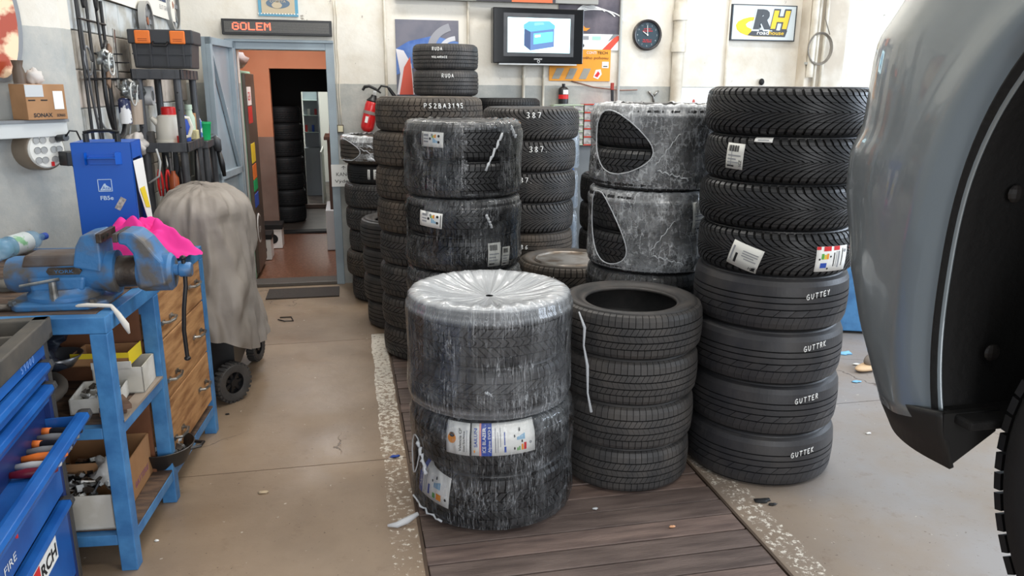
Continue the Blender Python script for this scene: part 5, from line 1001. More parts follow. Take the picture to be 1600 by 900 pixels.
# banner, hanging belts
bz = MB(); y0, y1 = 4.75, 6.30
wx = lambda y: -1.335+(y-4.2)*.0506+.035
bz.prism([(y0, 2.10), (y1, 2.085), (y1, 2.6), (y0, 2.6)], lambda y, z: (wx(y), y, z), lambda y, z: (wx(y)+.006, y, z)); o = ob('banner', bz, M('banner_white', (236, 232, 222), .5)); tag(o, 'white banner lettered ELIT high on the left block wall', 'banner')
tx = MB(); text(tx, 'ELiT', .17, lambda a, b: (wx(5.88+a)+.0085, 5.88+a, 2.20+b), width=.30, bold=.02); ob('lettering', tx, M('banner_blue', (40, 60, 100), .5), o)
tx = MB(); text(tx, 'ELIT GROUP', .04, lambda a, b: (wx(5.9+a)+.0085, 5.9+a, 2.145+b), width=.28); ob('lettering', tx, inkgy, o)
for i, (y, lab) in enumerate(((4.46, 'left'), (4.60, 'right'))): tag(ob('drive_belt', MB().tube(arc((-1.27+.02*i, y, 2.16), .028, .14, 0, 6.1, 20), .008, 6), RB['dark'], smooth='all'), '%s of two black belts hanging at the top of the block wall' % lab, 'belt', 'belts at the top of the block wall')
for i, (y, z, r, lab) in enumerate(((5.45, 2.03, .12, 'smaller'), (6.28, 2.20, .19, 'larger'))):
    t = thing('wheel_cover', '%s spoked wheel cover hung on the left wall above the tool case' % lab, 'wheel cover', (-1.20, y, z), 0, 'wheel covers on the left wall')
    ob('rim_ring', MB().lathe([(r*.86, -.02), (r, -.02), (r, .02), (r*.86, .02)], 36, (0, 0, 0), 'X', cap=False), M('cover_silver', (170, 170, 168), .4, .4), t, smooth=True)
    for k in range(9): a = 2*pi*k/9; ob('spoke', MB().box((.0, r*.45*cos(a), r*.45*sin(a)), (.014, r*.86, .03), rx=a), grey, t)
    ob('hub_cap', MB().lathe([(0, .012), (r*.2, .01), (r*.2, -.01), (0, -.01)], 18, (0, 0, 0), 'X'), M('rust_hub', (150, 90, 60), .6), t)
# ------------------------------------------------------------ back wall signs and devices
def xz(px, py, Y=Yb): p = at(px, py, Y=Y); return p.x, p.z
a_, b_ = xz(345, 27, Yb-.06), xz(519, 58, Yb-.06); LX0, LX1, LZ0, LZ1 = a_[0], b_[0], 2.02, 2.135
t = thing('led_sign', 'black dot-matrix sign reading GOLEM in red above the door', 'sign', ((LX0+LX1)/2, Yb-.002, LZ0), 0)
w_ = (LX1-LX0)/2; hh = LZ1-LZ0
ob('sign_case', MB().b2((-w_, -.07, 0), (w_, 0, hh)), black, t, bevel=.003); ob('sign_screen', MB().b2((-w_+.012, -.072, .012), (w_-.012, -.069, hh-.012)), M('screen_dark', (30, 30, 30), .35), t)
nx, ny = 80, 10; px_ = (2*w_-.04)/nx; pz_ = (hh-.036)/ny; off = MB(); on = MB()
F5 = {'G': ['01110', '10001', '10000', '10111', '10001', '10001', '01110'], 'O': ['01110', '10001', '10001', '10001', '10001', '10001', '01110'], 'L': ['10000']*6+['11111'], 'E': ['11111', '10000', '10000', '11110', '10000', '10000', '11111'], 'M': ['10001', '11011', '10101', '10101', '10001', '10001', '10001']}
lit = set()
for k, ch_ in enumerate('GOLEM'):
    for r_, row in enumerate(F5[ch_]):
        for c_, q in enumerate(row):
            if q == '1': lit.add((6+k*6+c_, 8-r_))
for i in range(nx):
    for j in range(ny):
        x, z = -w_+.02+px_*(i+.5), .018+pz_*(j+.5); q = .34 if (i, j) not in lit else .46
        (on if (i, j) in lit else off).b2((x-px_*q, -.0745, z-pz_*q), (x+px_*q, -.0722, z+pz_*q))
o = ob('unlit_dots', off, M('dot_grey', (112, 110, 106), .5), t); o['kind'] = 'stuff'; o = ob('lit_dots', on, M('dot_red', (255, 96, 70), .5, emit=2.2), t); o['kind'] = 'stuff'
def panel(nm, lab, cat, x0, x1, z0, z1, mat, th=.008, yy=Yb, fr=None):
    t = thing(nm, lab, cat, ((x0+x1)/2, yy-th, z0)); ob('board', MB().b2((-(x1-x0)/2, 0, 0), ((x1-x0)/2, th-.001, z1-z0)), mat, t)
    t['w'] = x1-x0; t['h'] = z1-z0; return t
def pl2(t, nm, poly, mat, e=.001):
    w_, h_ = t['w'], t['h']; b = MB().prism([((u-.5)*w_, v*h_) for u, v in poly], lambda x, z: (x, -e-.0012, z), lambda x, z: (x, -e, z)); return ob(nm, b, mat, t)
def tx2(t, s, u, v, wd, ht, mat, e=.003, bold=.01, slant=0, nm='lettering'):
    w_, h_ = t['w'], t['h']; b = MB(); text(b, s, ht*h_, lambda a, c: ((u-.5)*w_+a+slant*c, -e, v*h_+c), width=wd*w_, bold=bold); return ob(nm, b, mat, t)
def elp(cx, cy, rx, ry, n=28, a0=0, a1=2*pi): return [(cx+rx*cos(a0+(a1-a0)*i/n), cy+ry*sin(a0+(a1-a0)*i/n)) for i in range(n if abs(a1-a0-2*pi) < 1e-6 else n+1)]
x0, z1 = xz(403, 0); x1 = xz(465, 0)[0]
t = panel('framed_sign', 'small tan sign in blue frame lettered COMETA above the dot-matrix sign', 'sign', x0, x1, 2.165, 2.45, M('frame_blue', (92, 154, 182), .5), .015)
pl2(t, 'sign_face', [(.08, .06), (.92, .06), (.92, .95), (.08, .95)], M('sign_tan', (190, 176, 150), .6)); pl2(t, 'emblem', elp(.5, .33, .30, .13), M('emblem_grey', (92, 112, 132), .5), .0024); pl2(t, 'swirl', elp(.47, .28, .13, .08), M('sign_tan', (190, 176, 150)), .0038); tx2(t, 'COMETA', .30, .35, .40, .09, M('sign_tan', (190, 176, 150)), .006)
fr_ = MB()
for k in range(14): fr_.b2((-.155+.0225*k, -.0028, .013), (-.145+.0225*k, -.001, .021))
ob('chequer_border', fr_, white, t)
# poster with wheel and blue glow
x0, z1 = xz(617, 30); x1, _ = xz(716, 32); z0 = xz(617, 150)[1]
t = panel('racing_poster', 'blue and orange poster of a spinning wheel behind the RUDA tyres', 'poster', x0, x1, z0, z1, M('poster_dusk', (92, 94, 108), .45, col2=(112, 110, 120), sc=4))
pl2(t, 'blue_glow', [(0, .28), (.35, .4), (.9, .55), (1, .72), (.6, .80), (.2, .72), (0, .62)], M('glow_blue', (58, 96, 166), .45, col2=(96, 130, 190), sc=6)); pl2(t, 'white_streak', [(0, .02), (.06, .3), (.0, .62), (.12, .60), (.24, .42), (.28, .02)], M('streak', (226, 222, 226), .5), .0024); pl2(t, 'red_streak', [(.04, .02), (.12, .38), (.22, .52), (.24, .30), (.26, .02)], M('streak_red', (216, 92, 72), .5), .0036)
pl2(t, 'tyre_arc', elp(1.0, .62, .50, .36, 20, 1.9, 3.9)+elp(1.0, .62, .38, .26, 20, 3.9, 1.9), M('arc_grey', (150, 150, 156), .5), .0024); pl2(t, 'rim_arc', elp(.98, .60, .30, .2, 20, 1.7, 3.9)+elp(.98, .60, .24, .14, 20, 3.9, 1.7), M('arc_light', (206, 206, 210), .5), .0036)
# banner over the beam
t = panel('long_banner', 'dark banner with an orange patch just under the ceiling beam over the television', 'banner', xz(742, 0)[0], xz(864, 0)[0], 2.315, 2.6, M('banner_dark', (52, 48, 56), .5), .01, Yb-.075); pl2(t, 'orange_patch', [(.44, 0), (.96, 0), (.96, 1), (.44, 1)], M('patch_orange', (206, 104, 62), .5))
# tall poster right of the television
x0 = xz(872, 40)[0]; x1 = xz(967, 40)[0]; z0 = xz(900, 78)[1]
t = panel('engine_poster', 'tall dark poster with orange flare and white strip right of the television', 'poster', x0, x1, z0, 2.55, M('poster_dark', (72, 68, 78), .45, col2=(104, 96, 104), sc=5)); 
pl2(t, 'white_strip', [(0, 0), (1, 0), (1, .22), (0, .22)], white); pl2(t, 'red_corner', [(.72, .0), (.86, .0), (1, .14), (1, .20), (.95, .20)], M('corner_red', (214, 74, 50), .5), .0024); pl2(t, 'grey_corner', [(.82, .12), (.97, .20), (1, .22), (.9, .22)], grey, .0036)
pl2(t, 'flare', [(.30, .30), (.38, .36), (.44, .30), (.52, .30), (.46, .26), (.36, .26)], inko, .0024); pl2(t, 'flare_red', [(.18, .42), (.30, .50), (.36, .38), (.28, .34)], M('flare_red', (206, 96, 60), .5), .0024)
for k in range(4): pl2(t, 'light_streak', elp(.6-.04*k, .36, .50-.08*k, .20+.02*k, 14, .2+.3*k, 2.0+.2*k)+elp(.6-.04*k, .36, .48-.08*k, .185+.02*k, 14, 2.0+.2*k, .2+.3*k), white, .0036+.0012*k)
for k in range(3): pl2(t, 'small_print', [(.16+.2*k, .14), (.30+.2*k, .14), (.30+.2*k, .19), (.16+.2*k, .19)], (inklb, inkgy, M('mint_ink', (170, 220, 200), .5))[k], .0024)
pl2(t, 'tyre_icon', elp(.38, .06, .05, .03), ink, .0024); pl2(t, 'photo', [(.2, .08), (.3, .08), (.3, .12), (.2, .12)], M('photo_brown', (110, 90, 80), .5), .0024)
x0 = xz(858, 100)[0]; x1, z0 = xz(952, 127); z1 = xz(952, 78)[1]
t = panel('orange_poster', 'orange poster lettered CONTITECH below the television corner', 'poster', x0, x1, z0, z1, M('poster_orange', (240, 158, 40), .5), .012)
tx2(t, 'CONTI', .60, .86, .16, .12, white); tx2(t, 'TECH', .775, .86, .17, .12, ink); tx2(t, u'\u0159emenov\u00e9ho pohonu', .30, .70, .66, .12, M('brown_ink', (120, 70, 20), .5))
for k in range(3): pl2(t, 'belt_strip', [(.04+.22*k, .06), (.16+.22*k, .06), (.24+.22*k, .40), (.12+.22*k, .40)], M('strip_grey', (156, 152, 140), .5))
pl2(t, 'crumple', [(.72, .12), (.80, .06), (.86, .22), (.84, .38), (.76, .36)], white); pl2(t, 'crumple_line', [(.74, .16), (.79, .12), (.83, .24), (.80, .32)], inkr, .0024); pl2(t, 'icon_plate', [(.86, .42), (.97, .42), (.97, .62), (.86, .62)], white); pl2(t, 'icon_print', [(.88, .46), (.95, .46), (.95, .49), (.88, .49)], ink, .0024)
# television
ty = Yb-.10; a_, b_ = xz(768, 14, ty), xz(908, 103, ty)
TW, TH = b_[0]-a_[0], .43; tc_ = ((a_[0]+b_[0])/2, 1.835)
t = thing('television', 'black wall television showing a blue car battery', 'television', (tc_[0], ty, tc_[1]), radians(2))
k_ = TW/2; ob('tv_case', MB().b2((-k_, -.05, 0), (k_, .04, TH)), M('piano_black', (14, 13, 14), .12), t, bevel=.006); ob('bezel', MB().b2((-k_+.085, -.055, .055), (k_-.085, -.05, TH-.04)), blk2, t)
sw, sz0, sz1 = .255*TW/.80*1.0, .085, TH-.075; sw = k_*.69
ob('screen', MB().b2((-sw, -.058, sz0), (sw, -.055, sz1)), M('screen_glow', (206, 244, 252), .3, emit=1.35), t)
def S_(nm, poly, col, e): return ob(nm, MB().prism([(-sw+u*2*sw, sz0+v_*(sz1-sz0)) for u, v_ in poly], lambda x, z: (x, -.058-e-.0006, z), lambda x, z: (x, -.058-e, z)), M('scr%d_%d_%d' % col, col, .4, emit=.9), t)
S_('battery_side', [(.26, .20), (.36, .06), (.36, .62), (.26, .70)], (48, 66, 100), .0006); S_('battery_front', [(.36, .06), (.74, .18), (.74, .72), (.36, .62)], (78, 104, 148), .0006)
S_('battery_lid', [(.25, .70), (.36, .60), (.75, .70), (.75, .80), (.66, .92), (.33, .90), (.25, .80)], (82, 150, 196), .0012); S_('battery_label', [(.41, .24), (.72, .33), (.72, .62), (.41, .55)], (90, 196, 232), .0012); S_('label_text', [(.43, .44), (.52, .46), (.52, .53), (.43, .51)], (226, 240, 246), .0018); S_('lid_plug', [(.42, .78), (.58, .82), (.56, .88), (.42, .86)], (110, 180, 216), .0018)
tx = MB(); text(tx, 'SAMSUNG', .016, lambda a, b: (-.04+a, -.0512, .030+b), width=.07, bold=.02); ob('lettering', tx, lgrey, t); ob('power_ring', MB().lathe([(.008, -.052), (.012, -.052), (.012, -.050), (.008, -.050)], 18, (0, 0, .016), 'Y', cap=False), lgrey, t)
ob('wall_bracket', MB().b2((-.1, .04, .08), (.1, .098, .3)), black, t); ob('lower_lip', MB().b2((-k_+.05, -.045, -.012), (k_-.05, .03, 0)), lgrey, t)
# clock
x, z = xz(1010, 55); t = thing('wall_clock', 'round black wall clock with red lettering right of the posters', 'clock', (x, Yb-.002, z))
R_ = .128; ob('clock_case', MB().lathe([(0, 0), (R_, 0), (R_, -.03), (R_-.008, -.038), (R_-.02, -.034), (R_-.022, -.018), (0, -.018)], 40, (0, 0, 0), 'Y'), M('clock_rim', (40, 36, 38), .35), t, smooth=True)
ob('clock_dial', MB().lathe([(0, -.019), (R_-.022, -.019)], 40, (0, 0, 0), 'Y', cap=False), M('clock_dial', (44, 62, 72), .4), t); nb = MB()
for k in range(12):
    a = pi/2-2*pi*(k+1)/12; s_ = str(k+1); text(nb, s_, .020, lambda p, q, a=a, s_=s_: (.088*cos(a)-.006*len(s_)+p, -.0215, .088*sin(a)-.007+q))
ob('numerals', nb, M('num_grey', (170, 180, 184), .5), t); rt = MB()
for z_q, s_, w_ in ((.045, 'AUTO DILY', .07), (.028, 'GOLEM SERVIS', .09), (-.045, 'TEL 800 111', .08), (-.060, 'PNEU SERVIS', .08)): text(rt, s_, .014, lambda p, q, z_q=z_q, w_=w_: (-w_/2+p, -.0215, z_q+q), width=w_, bold=.02)
ob('red_lettering', rt, inkr, t); ob('hour_hand', MB().tube([(0, -.024, 0), (-.042, -.024, .028)], .0035, 5), white, t); ob('minute_hand', MB().tube([(0, -.026, 0), (-.005, -.026, .078)], .0025, 5), white, t); ob('hand_pin', MB().lathe([(0, -.028), (.007, -.028), (.007, -.02), (0, -.02)], 12, (0, 0, 0), 'Y'), white, t)
# framed sign with interlaced letters
a_, b_ = xz(1145, 4, Yb-.03), xz(1241, 65, Yb-.03)
t = panel('tyre_brand_sign', 'framed sign with large RH letters on a yellow road, lettered roadhouse', 'sign', a_[0], b_[0], b_[1]+.0, a_[1]-.01, M('sign_frame', (48, 52, 58), .5), .03)
pl2(t, 'sign_face', [(.02, .03), (.98, .03), (.98, .97), (.02, .97)], M('sign_pale', (208, 218, 222), .5)); YL = M('sign_yellow', (238, 196, 28), .5); DG = M('sign_dark', (62, 66, 70), .5)
pl2(t, 'road_loop', [(.38, .66), (.28, .65), (.18, .60), (.10, .52), (.07, .42), (.09, .30), (.15, .21), (.24, .15), (.36, .12), (.84, .12), (.86, .30), (.40, .31), (.30, .33), (.24, .38), (.22, .45), (.26, .52), (.34, .57), (.38, .58)], YL, .0024); pl2(t, 'road_strip', [(.26, .15), (.36, .13), (.84, .12), (.87, .30), (.34, .31)], DG, .0036)
tx2(t, 'R', .315, .345, .33, .75, M('sign_pale', (208, 218, 222), .5), .0055, .10, .18, 'letter_outline'); tx2(t, 'R', .335, .365, .29, .68, DG, .0065, .07, .18); tx2(t, 'H', .595, .365, .27, .68, DG, .0060, .10, .18, 'letter_outline'); tx2(t, 'H', .605, .375, .25, .65, YL, .0068, .05, .18)
tx2(t, 'road', .40, .175, .18, .16, white, .0062, .01, .1); tx2(t, 'house', .585, .175, .23, .16, YL, .0062, .01, .1)
# small things on the back wall
x, z = xz(572, 178, 6.45); t = thing('fire_extinguisher', 'red fire extinguisher with black horn hanging tilted on the back wall', 'fire extinguisher', (x, 6.47, z-.13)); t.rotation_euler = (0, radians(14), 0)
ob('cylinder', MB().lathe([(0, -.01), (.03, -.01), (.05, .01), (.054, .03), (.054, .20), (.046, .235), (.022, .262), (.018, .275), (0, .275)], 30), M('ext_red', (206, 30, 32), .28, coat=.4), t, smooth=True); ob('shoulder', MB().lathe([(.0465, .222), (.049, .236), (.026, .262), (.020, .282), (0, .285)], 26, (0, 0, .004)), black, t, smooth=True)
ob('strap', MB().lathe([(.0555, .13), (.0565, .13), (.0565, .155), (.0555, .155)], 30, cap=False), M('strap_grey', (140, 128, 122), .5), t); ob('paper_tag', MB().box((-.02, -.056, .085), (.022, .004, .05)), white, t)
ob('valve', MB().b2((-.014, -.014, .28), (.014, .014, .32)), steel, t); ob('lever', MB().tube([(.05, 0, .315), (0, 0, .335), (-.05, 0, .345), (-.085, 0, .33), (-.095, 0, .30)], [.006, .011, .012, .013, .010], 8), black, t, smooth=True)
ob('horn', MB().tube([(.02, 0, .325), (.04, -.0, .37), (.09, 0, .375), (.12, 0, .35)], .008, 8).tube([(.10, 0, .37), (.18, 0, .30), (.27, 0, .22)], [.012, .017, .020], 10), black, t, smooth=True)
x, z = xz(532, 201); t = thing('light_switch', 'small square switch on the wall right of the door frame', 'switch', (x, Yb-.002, z)); ob('switch_box', MB().b2((-.026, -.03, -.032), (.026, 0, .032)), M('switch_dark', (88, 80, 66), .5), t, bevel=.003); ob('switch_plate', MB().b2((-.020, -.034, -.024), (.020, -.029, .024)), M('switch_cream', (206, 198, 166), .5), t, bevel=.002)
cb_ = MB(); 
for k in range(2): cb_.tube([(x-.010+.018*k+.004*sin(q*1.9+k), Yb-.008, z+.03+q*.12) for q in range(9)], .004, 6)
tag(ob('switch_cable', cb_, pw, smooth='all'), 'pair of painted cables running up from the switch beside the door', 'cable')
x0, z1 = xz(517, 257, Yb-.04); x1, z0 = xz(546, 291, Yb-.04)
t = thing('paper_notice', 'white paper notice lettered KANC with an arrow on the door frame', 'notice', (x0, Yb-.052, z0)); H_ = z1-z0; ob('sheet', MB().b2((0, -.001, 0), (.28, .0, H_)), white, t); tx = MB()
text(tx, u'KANCEL\u00c1\u0158', .042, lambda a, b: (.04+a, -.0018, H_*.48+b), width=.21); text(tx, u'V\u00fddejna', .036, lambda a, b: (.025+a, -.0018, H_*.18+b), width=.17); tx.tube([(.10, -.002, H_*.78), (.10, -.002, H_*.93)], .0018, 5).tube([(.085, -.002, H_*.86), (.10, -.002, H_*.93), (.115, -.002, H_*.86)], .0018, 5); ob('lettering', tx, ink, t)
# parts organisers, can, clamps
def organiser(px0, px1, py0, py1, mat, lab, nx, ny):
    a_, b_ = xz(px0, py0, 6.45), xz(px1, py1, 6.45); W, H_ = b_[0]-a_[0], a_[1]-b_[1]; t = thing('parts_organiser', lab, 'organiser', (a_[0], 6.45, b_[1])); fr_ = MB(); fr_.b2((0, .02, 0), (W, .11, H_))
    for i in range(nx+1): fr_.b2((W*i/nx-.004, 0, 0), (W*i/nx+.004, .02, H_))
    for j in range(ny+1): fr_.b2((0, 0, H_*j/ny-.004), (W, .02, H_*j/ny+.004))
    ob('frame', fr_, mat, t); d0 = None
    for i in range(nx):
        for j in range(ny):
            if d0 is None: d0 = o = ob('small_drawer', MB().b2((.006, .006, .006), (W/nx-.006, .02, H_/ny-.008)).b2((W/nx*.3, -.004, H_/ny*.3), (W/nx*.7, .006, H_/ny*.45)), M('drawer_clear', (150, 146, 142), .3, col2=(196, 192, 188), sc=20), t)
            else: o = d0.copy(); COL.objects.link(o)
            o.location = (W*i/nx, 0, H_*j/ny)
    ob('back_support', MB().b2((0, .05, -b_[1]), (W, .11, 0)), M('stand_grey', (120, 124, 126), .5), t)
    return t
organiser(866, 911, 164, 226, M('frame_green', (190, 206, 176), .5), 'parts organiser with pale green frame behind the 387 stack', 3, 6); organiser(913, 962, 163, 226, M('frame_red', (202, 64, 44), .5), 'parts organiser with red frame at the back wall', 2, 5)
x, z = xz(881, 162, 6.5); t = thing('fluid_can', 'black, white and red can with spout standing on the green organiser', 'can', (x, 6.52, z+.0)); ob('can_body', MB().lathe([(0, 0), (.042, 0), (.042, .12), (.03, .135), (.014, .14), (.014, .165), (0, .165)], 20), black, t, smooth=True); ob('red_band', MB().lathe([(.0425, .04), (.0425, .075)], 20, cap=False), red, t); ob('white_label', MB().lathe([(.0427, .078), (.0427, .115)], 10, (0, 0, 0), 'Z', -1.9, -.6), white, t)
x, z = xz(956, 150, 6.5); t = thing('hand_clamp', 'black clamp with red handle standing upright near the back wall', 'clamp', (x, 6.49, z-.08)); ob('bar', MB().box((0, 0, .07), (.022, .02, .20), ry=-.05), black, t, bevel=.002); ob('red_grip', MB().b2((-.017, -.012, .13), (.010, .012, .19)), M('grip_red', (158, 52, 40), .5), t, bevel=.004)
tag(ob('cable', MB().tube([(1.9, Yb-.012, 1.70), (2.1, Yb-.012, 1.65), (2.35, Yb-.012, 1.625), (2.5, Yb-.012, 1.63)], .005, 6), M('rusty_cable', (140, 104, 88), .6), smooth='all'), 'thin rusty cable strung along the wall under the orange poster', 'cable')
x, z = xz(1028, 155, 6.45); t = MB(); q_ = Yb-.012; t.tube([(x-.045, q_, z+.065), (x-.02, q_, z+.04), (x, q_, z+.02), (x+.01, q_, z-.06)], .009, 8).tube([(x+.045, q_, z+.07), (x+.02, q_, z+.045), (x, q_, z+.02)], .009, 8); tag(ob('hook_wrench', t, steel, smooth='all'), 'forked steel tool sticking up behind the torn film packet', 'tool')
a_ = xz(1062, 137); b_ = xz(1112, 185); t = panel('white_poster', 'plain white poster on the lower wall right of the drain pipe', 'poster', a_[0], b_[0]+.1, b_[1], a_[1], M('poster_white', (232, 234, 238), .5)); pl2(t, 'tiny_figure', elp(.32, .55, .03, .08, 12), M('fig_red', (190, 90, 80), .5))
tag(ob('lamp_knob', MB().ell((*at(1190, 128, Y=Yb-.02),), (.025, .02, .03), 12, 8), dark, smooth='all'), 'small dark knob showing above the tallest tyre stack', 'knob')
# ------------------------------------------------------------ blue cabinet, shoe and litter at the right
t = thing('blue_cabinet', 'blue metal cabinet with white lettering behind the right stack', 'cabinet', (3.42, 4.75, 0), radians(-20))
ob('cabinet_body', MB().b2((-.32, -.25, .02), (.5, .3, .56)), blue, t, bevel=.006); tx = MB(); text(tx, '235', .09, lambda a, b: (-.26+a, -.2512, .40+b), width=.15); ob('lettering', tx, ink, t)
o = tyre('block', 'dark', (3.30, 4.86), .565, .20, .30, 'black tyre leaning on the blue cabinet, mostly hidden')
t = thing('work_shoe', 'worn tan shoe on the floor seen past the car bumper', 'shoe', (3.06, 3.86, 0), radians(20)); ob('sole', MB().ell((0, 0, .02), (.14, .05, .02), 24, 8), M('sole_tan', (206, 176, 140), .7), t, smooth='all'); ob('upper', MB().ell((.04, 0, .055), (.10, .045, .045), 24, 12), M('shoe_grey', (120, 112, 104), .8), t, smooth='all')
random.seed(12)
for i, (px, py, m_, s_, lab) in enumerate(((1320, 553, inklb, .05, 'crumpled light blue glove on the floor by the blue cabinet'), (1338, 597, inklb, .03, 'small light blue scrap on the floor right of the GUTTER tyres'), (617, 714, inkb, .022, 'round blue spot sticker on the floor left of the wrapped stack'), (1338, 570, white, .025, 'white paper scrap behind the blue scrap'), (1190, 783, dark, .035, 'dark flake of dirt on the floor before the right stack'), (1207, 789, dark, .018, 'smaller dark crumb beside the dirt flake'), (245, 846, white, .008, 'white pebble on the floor beside the workbench'), (930, 796, lgrey, .012, 'pale pebble lying on the planks'), (1050, 824, M('peb', (214, 160, 120), .7), .012, 'tan pebble on the planks'), (355, 648, dark, .010, 'black nut on the floor beside the bench leg'), (1357, 678, white, .014, 'white crumb on the floor joint at right'), (412, 770, M('strawc', (190, 170, 140), .7), .022, 'thin pale splinter on the open floor'))):
    p = at(px, py, Z=0); tag(ob('scrap' if i > 1 else 'glove_scrap', MB().ell((p.x, p.y, .004), (s_, s_*.5, .004 if s_ < .04 else .012), 14, 6, jit=.6, seed=i), m_, smooth='all'), lab, 'scrap')
t = thing('door_mat', 'dark mat lying before the door sill', 'mat', (-.42, 6.30, 0)); ob('mat', MB().b2((-.27, -.17, 0), (.30, .13, .012)), M('mat_dark', (58, 50, 44), .8, bump=.5, bsc=60), t, bevel=.003)
tag(ob('wire_loop', MB().tube([(-.55, 5.55, .006), (-.50, 5.50, .006), (-.44, 5.50, .006), (-.46, 5.60, .006), (-.54, 5.60, .006)], .004, 5), black, smooth='all'), 'thin black wire loop on the floor beside the covered machine', 'wire')
# ------------------------------------------------------------ car corner raised on a lift
m_, N, L, b = nodes('car_paint'); b.inputs['Base Color'].default_value = C(138, 146, 150); b.inputs['Metallic'].default_value = .35; b.inputs['Roughness'].default_value = .32; b.inputs['Coat Weight'].default_value = .8; b.inputs['Coat Roughness'].default_value = .04
car_m = m_; CB = M('bumper_black', (34, 33, 32), .55); LN = M('liner_black', (20, 18, 17), .8, bump=.3, bsc=60)
car = thing('car', 'grey car corner with wheel arch raised on a lift at the right edge', 'car', (.88, .60, 0))
AY, AZ, AA, AB, PW = -.026, 1.37, .41, .46, 2.4
RT = [(1.00, .85), (1.05, .835), (1.11, .811), (1.22, .764), (1.32, .736), (1.47, .712), (1.54, .713), (1.575, .727), (1.60, .729), (1.70, .733), (1.737, .737), (1.80, .77), (1.9, .82), (2.05, .90)]
def ratio(z):
    z = max(RT[0][0], min(RT[-1][0], z))
    for (za, ra), (zb, rb_) in zip(RT, RT[1:]):
        if z <= zb: return ra+(rb_-ra)*(z-za)/(zb-za)
_rc = {}
def reach(z):
    """start of the corner radius, from the measured plan outline of the bumper at this height"""
    k = round(z, 3)
    if k not in _rc:
        x0 = .88+.10*max(0, k-1.5)**1.5; lo, hi = -.2, .9
        for _ in range(24):
            mid = (lo+hi)/2; mn = min((x0+.62*(1-cos(a)))/(.60+mid+.46*sin(a)) for a in [i*.07 for i in range(22)])
            if mn > ratio(k): lo = mid
            else: hi = mid
        _rc[k] = lo
    return _rc[k]
def body(s, z):
    """s runs along the side towards the bumper end and round the corner; returns x, y relative to the car origin"""
    L0 = reach(z); t0 = .10*max(0, z-1.5)**1.5
    if s < L0: return (t0, s)
    a = min(1.25, (s-L0)/.60)*pi/2*.9
    return (t0+.62*(1-cos(a)), L0+.46*sin(a))
def arch(th):
    c_, s_ = cos(th), sin(th); k = 1/((abs(c_)**PW+abs(s_)**PW)**(1/PW)); return (AY+AA*k*c_, AZ+AB*k*s_)
ZB, ZT = 1.157, 2.05
cb2 = MB(); na, nr = 90, 46
# skin between the arch lip and an outer frame, swept from the lower arch end over the top
th_lo = -.49
rows = []
for i in range(na+1):
    f = i/na; th = th_lo+(pi*.95-th_lo)*f; ya, za = arch(th)
    # outer point: round the bumper for low th, up to the roof line for high th
    if f < .62: q = f/.62; ys, zs = 1.25, .93+(ZT-.93)*q**.85
    else: q = (f-.62)/.38; ys, zs = 1.25-(1.25+.75)*q, ZT
    for j in range(nr+1):
        g = (j/nr)**1.25; yy = ya+(ys-ya)*g; zz = za+(zs-za)*g
        lipin = .020*(1-min(1, g*12)) 
        x, y = body(yy, max(1.0, zz)); cb2.v.append((x+lipin-.008*(1-min(1, abs(g*14-1))), y, zz))
cb2.f = [(i*(nr+1)+j, (i+1)*(nr+1)+j, (i+1)*(nr+1)+j+1, i*(nr+1)+j+1) for i in range(na) for j in range(nr)]
o = ob('fender_and_bumper', cb2, car_m, car, smooth='all'); sd = o.modifiers.new('t', 'SOLIDIFY'); sd.thickness = .004; sd.offset = 0
# lower black valance
vl = MB(); n = 50
for i in range(n+1):
    s_ = .335+.75*i/n; zt_ = ZB-(s_-.34)*.25; zb_ = min(zt_-.004, 1.074-.03*i/n*2); x, y = body(s_, zt_)
    for k, (dx, z) in enumerate(((-.004, zt_+.010), (-.002, zt_), (.004, zt_+(zb_-zt_)*.3), (.022, zb_))): vl.v.append((x+dx, y-dx*.3, z))
vl.f = [(i*4+k, (i+1)*4+k, (i+1)*4+k+1, i*4+k+1) for i in range(n) for k in range(3)]
o = ob('lower_valance', vl, CB, car, smooth=True); sd = o.modifiers.new('t', 'SOLIDIFY'); sd.thickness = .008
ob('valance_end', MB().prism([(0, ZB+.01), (.004, ZB-.02), (.022, 1.074), (.10, 1.13), (.10, ZB+.01)], lambda x, z: (x+.0, .333, z), lambda x, z: (x, .345, z)), CB, car)
li = MB(); n = 60
for i in range(n+1):
    th = -.49+(pi*.95+.49)*i/n; ya, za = arch(th)
    for k, x in enumerate((.006, .05, .20, .38)): li.v.append((x, AY+(ya-AY)*1.012, AZ+(za-AZ)*1.012))
li.f = [(i*4+k, (i+1)*4+k, (i+1)*4+k+1, i*4+k+1) for i in range(n) for k in range(3)]
o = ob('wheel_arch_liner', li, LN, car, smooth='all'); sd = o.modifiers.new('t', 'SOLIDIFY'); sd.thickness = .004; sd.offset = 1
ob('inner_wing', MB().prism([(-.5, 1.16), (.30, 1.16), (.40, 1.19), (.40, 1.6), (.2, 1.85), (-.5, 1.85)], lambda y, z: (.38, y, z), lambda y, z: (.39, y, z)), LN, car)
ob('liner_edge_plate', MB().b2((.02, .30, 1.150), (.38, .37, 1.165)).b2((.12, .26, 1.125), (.30, .33, 1.152)), LN, car, bevel=.004)
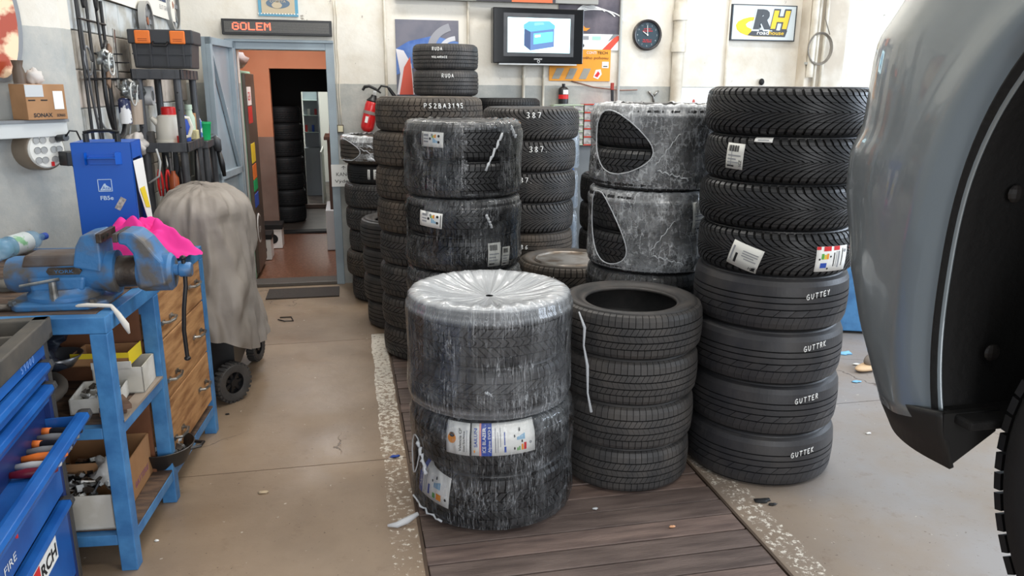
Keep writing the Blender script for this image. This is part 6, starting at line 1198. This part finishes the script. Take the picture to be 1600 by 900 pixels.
for z, y in ((1.50, .372), (1.25, .365)): ob('liner_clip', MB().ell((.10, y, z), (.014, .006, .014), 10, 6), M('clip_grey', (46, 42, 40), .5), car)
0 and ob('side_reflector', MB().ell((.16, .78, 1.262), (.03, .05, .035), 18, 10), M('reflector_white', (214, 218, 218), .2), car, smooth='all')
# road wheel, hanging from its strut
wc = (.055, -.035, 1.13); R_ = .322
cw_ = MB().lathe([(R_*.66, -.095), (R_*.80, -.112), (R_*.92, -.108), (R_*.985, -.088), (R_, -.06), (R_, .06), (R_*.985, .088), (R_*.92, .108), (R_*.66, .095)], 72, (0, 0, 0), 'X', cap=False)
q = ob('wheel', cw_, RB['dark'], car, smooth='all', loc=(wc[0]+.105, wc[1], wc[2]))
lg_ = MB()
for i in range(64):
    a = 2*pi*i/64
    for x in (-.075, -.025, .025, .075): lg_.box((x, (R_-.002)*cos(a+x), (R_-.002)*sin(a+x)), (.042, .012, .026), rx=a+x)
o = ob('tread_blocks', lg_, RB['dark'], q); o['kind'] = 'stuff'
rm_ = MB().lathe([(R_*.66, -.09), (R_*.62, -.085), (R_*.58, -.06), (R_*.2, -.075), (0, -.075)], 48, (0, 0, 0), 'X', cap=False); ob('wheel_rim', rm_, M('alloy', (110, 112, 114), .35, .8), q, smooth='all')
ob('strut', MB().cyl((.24, -.045, 1.0), (.30, -.02, 1.75), .03, 12), black, car)
# lift arm carrying the car
lift = thing('car_lift', 'yellow-grey lift column and arm holding up the car, outside the view', 'lift', (2.6, -.9, 0)); LF = M('lift_grey', (120, 122, 124), .5)
ob('column', MB().b2((-.12, -.14, 0), (.12, .14, 2.6)), LF, lift, bevel=.006); ob('arm', MB().tube([(0, 0, 1.02), (-.6, .1, 1.02), (-1.15, .3, 1.02)], .05, 4), LF, lift); ob('arm_pad', MB().cyl((-1.15, .3, 1.05), (-1.15, .3, 1.12), .06, 16), black, lift)
ob('sill', MB().b2((.06, -1.6, 1.12), (.45, -.42, 1.30)), car_m, car, bevel=.02); ob('door_skin', MB().b2((.03, -1.6, 1.25), (.07, -.44, 1.98)), car_m, car, bevel=.02)
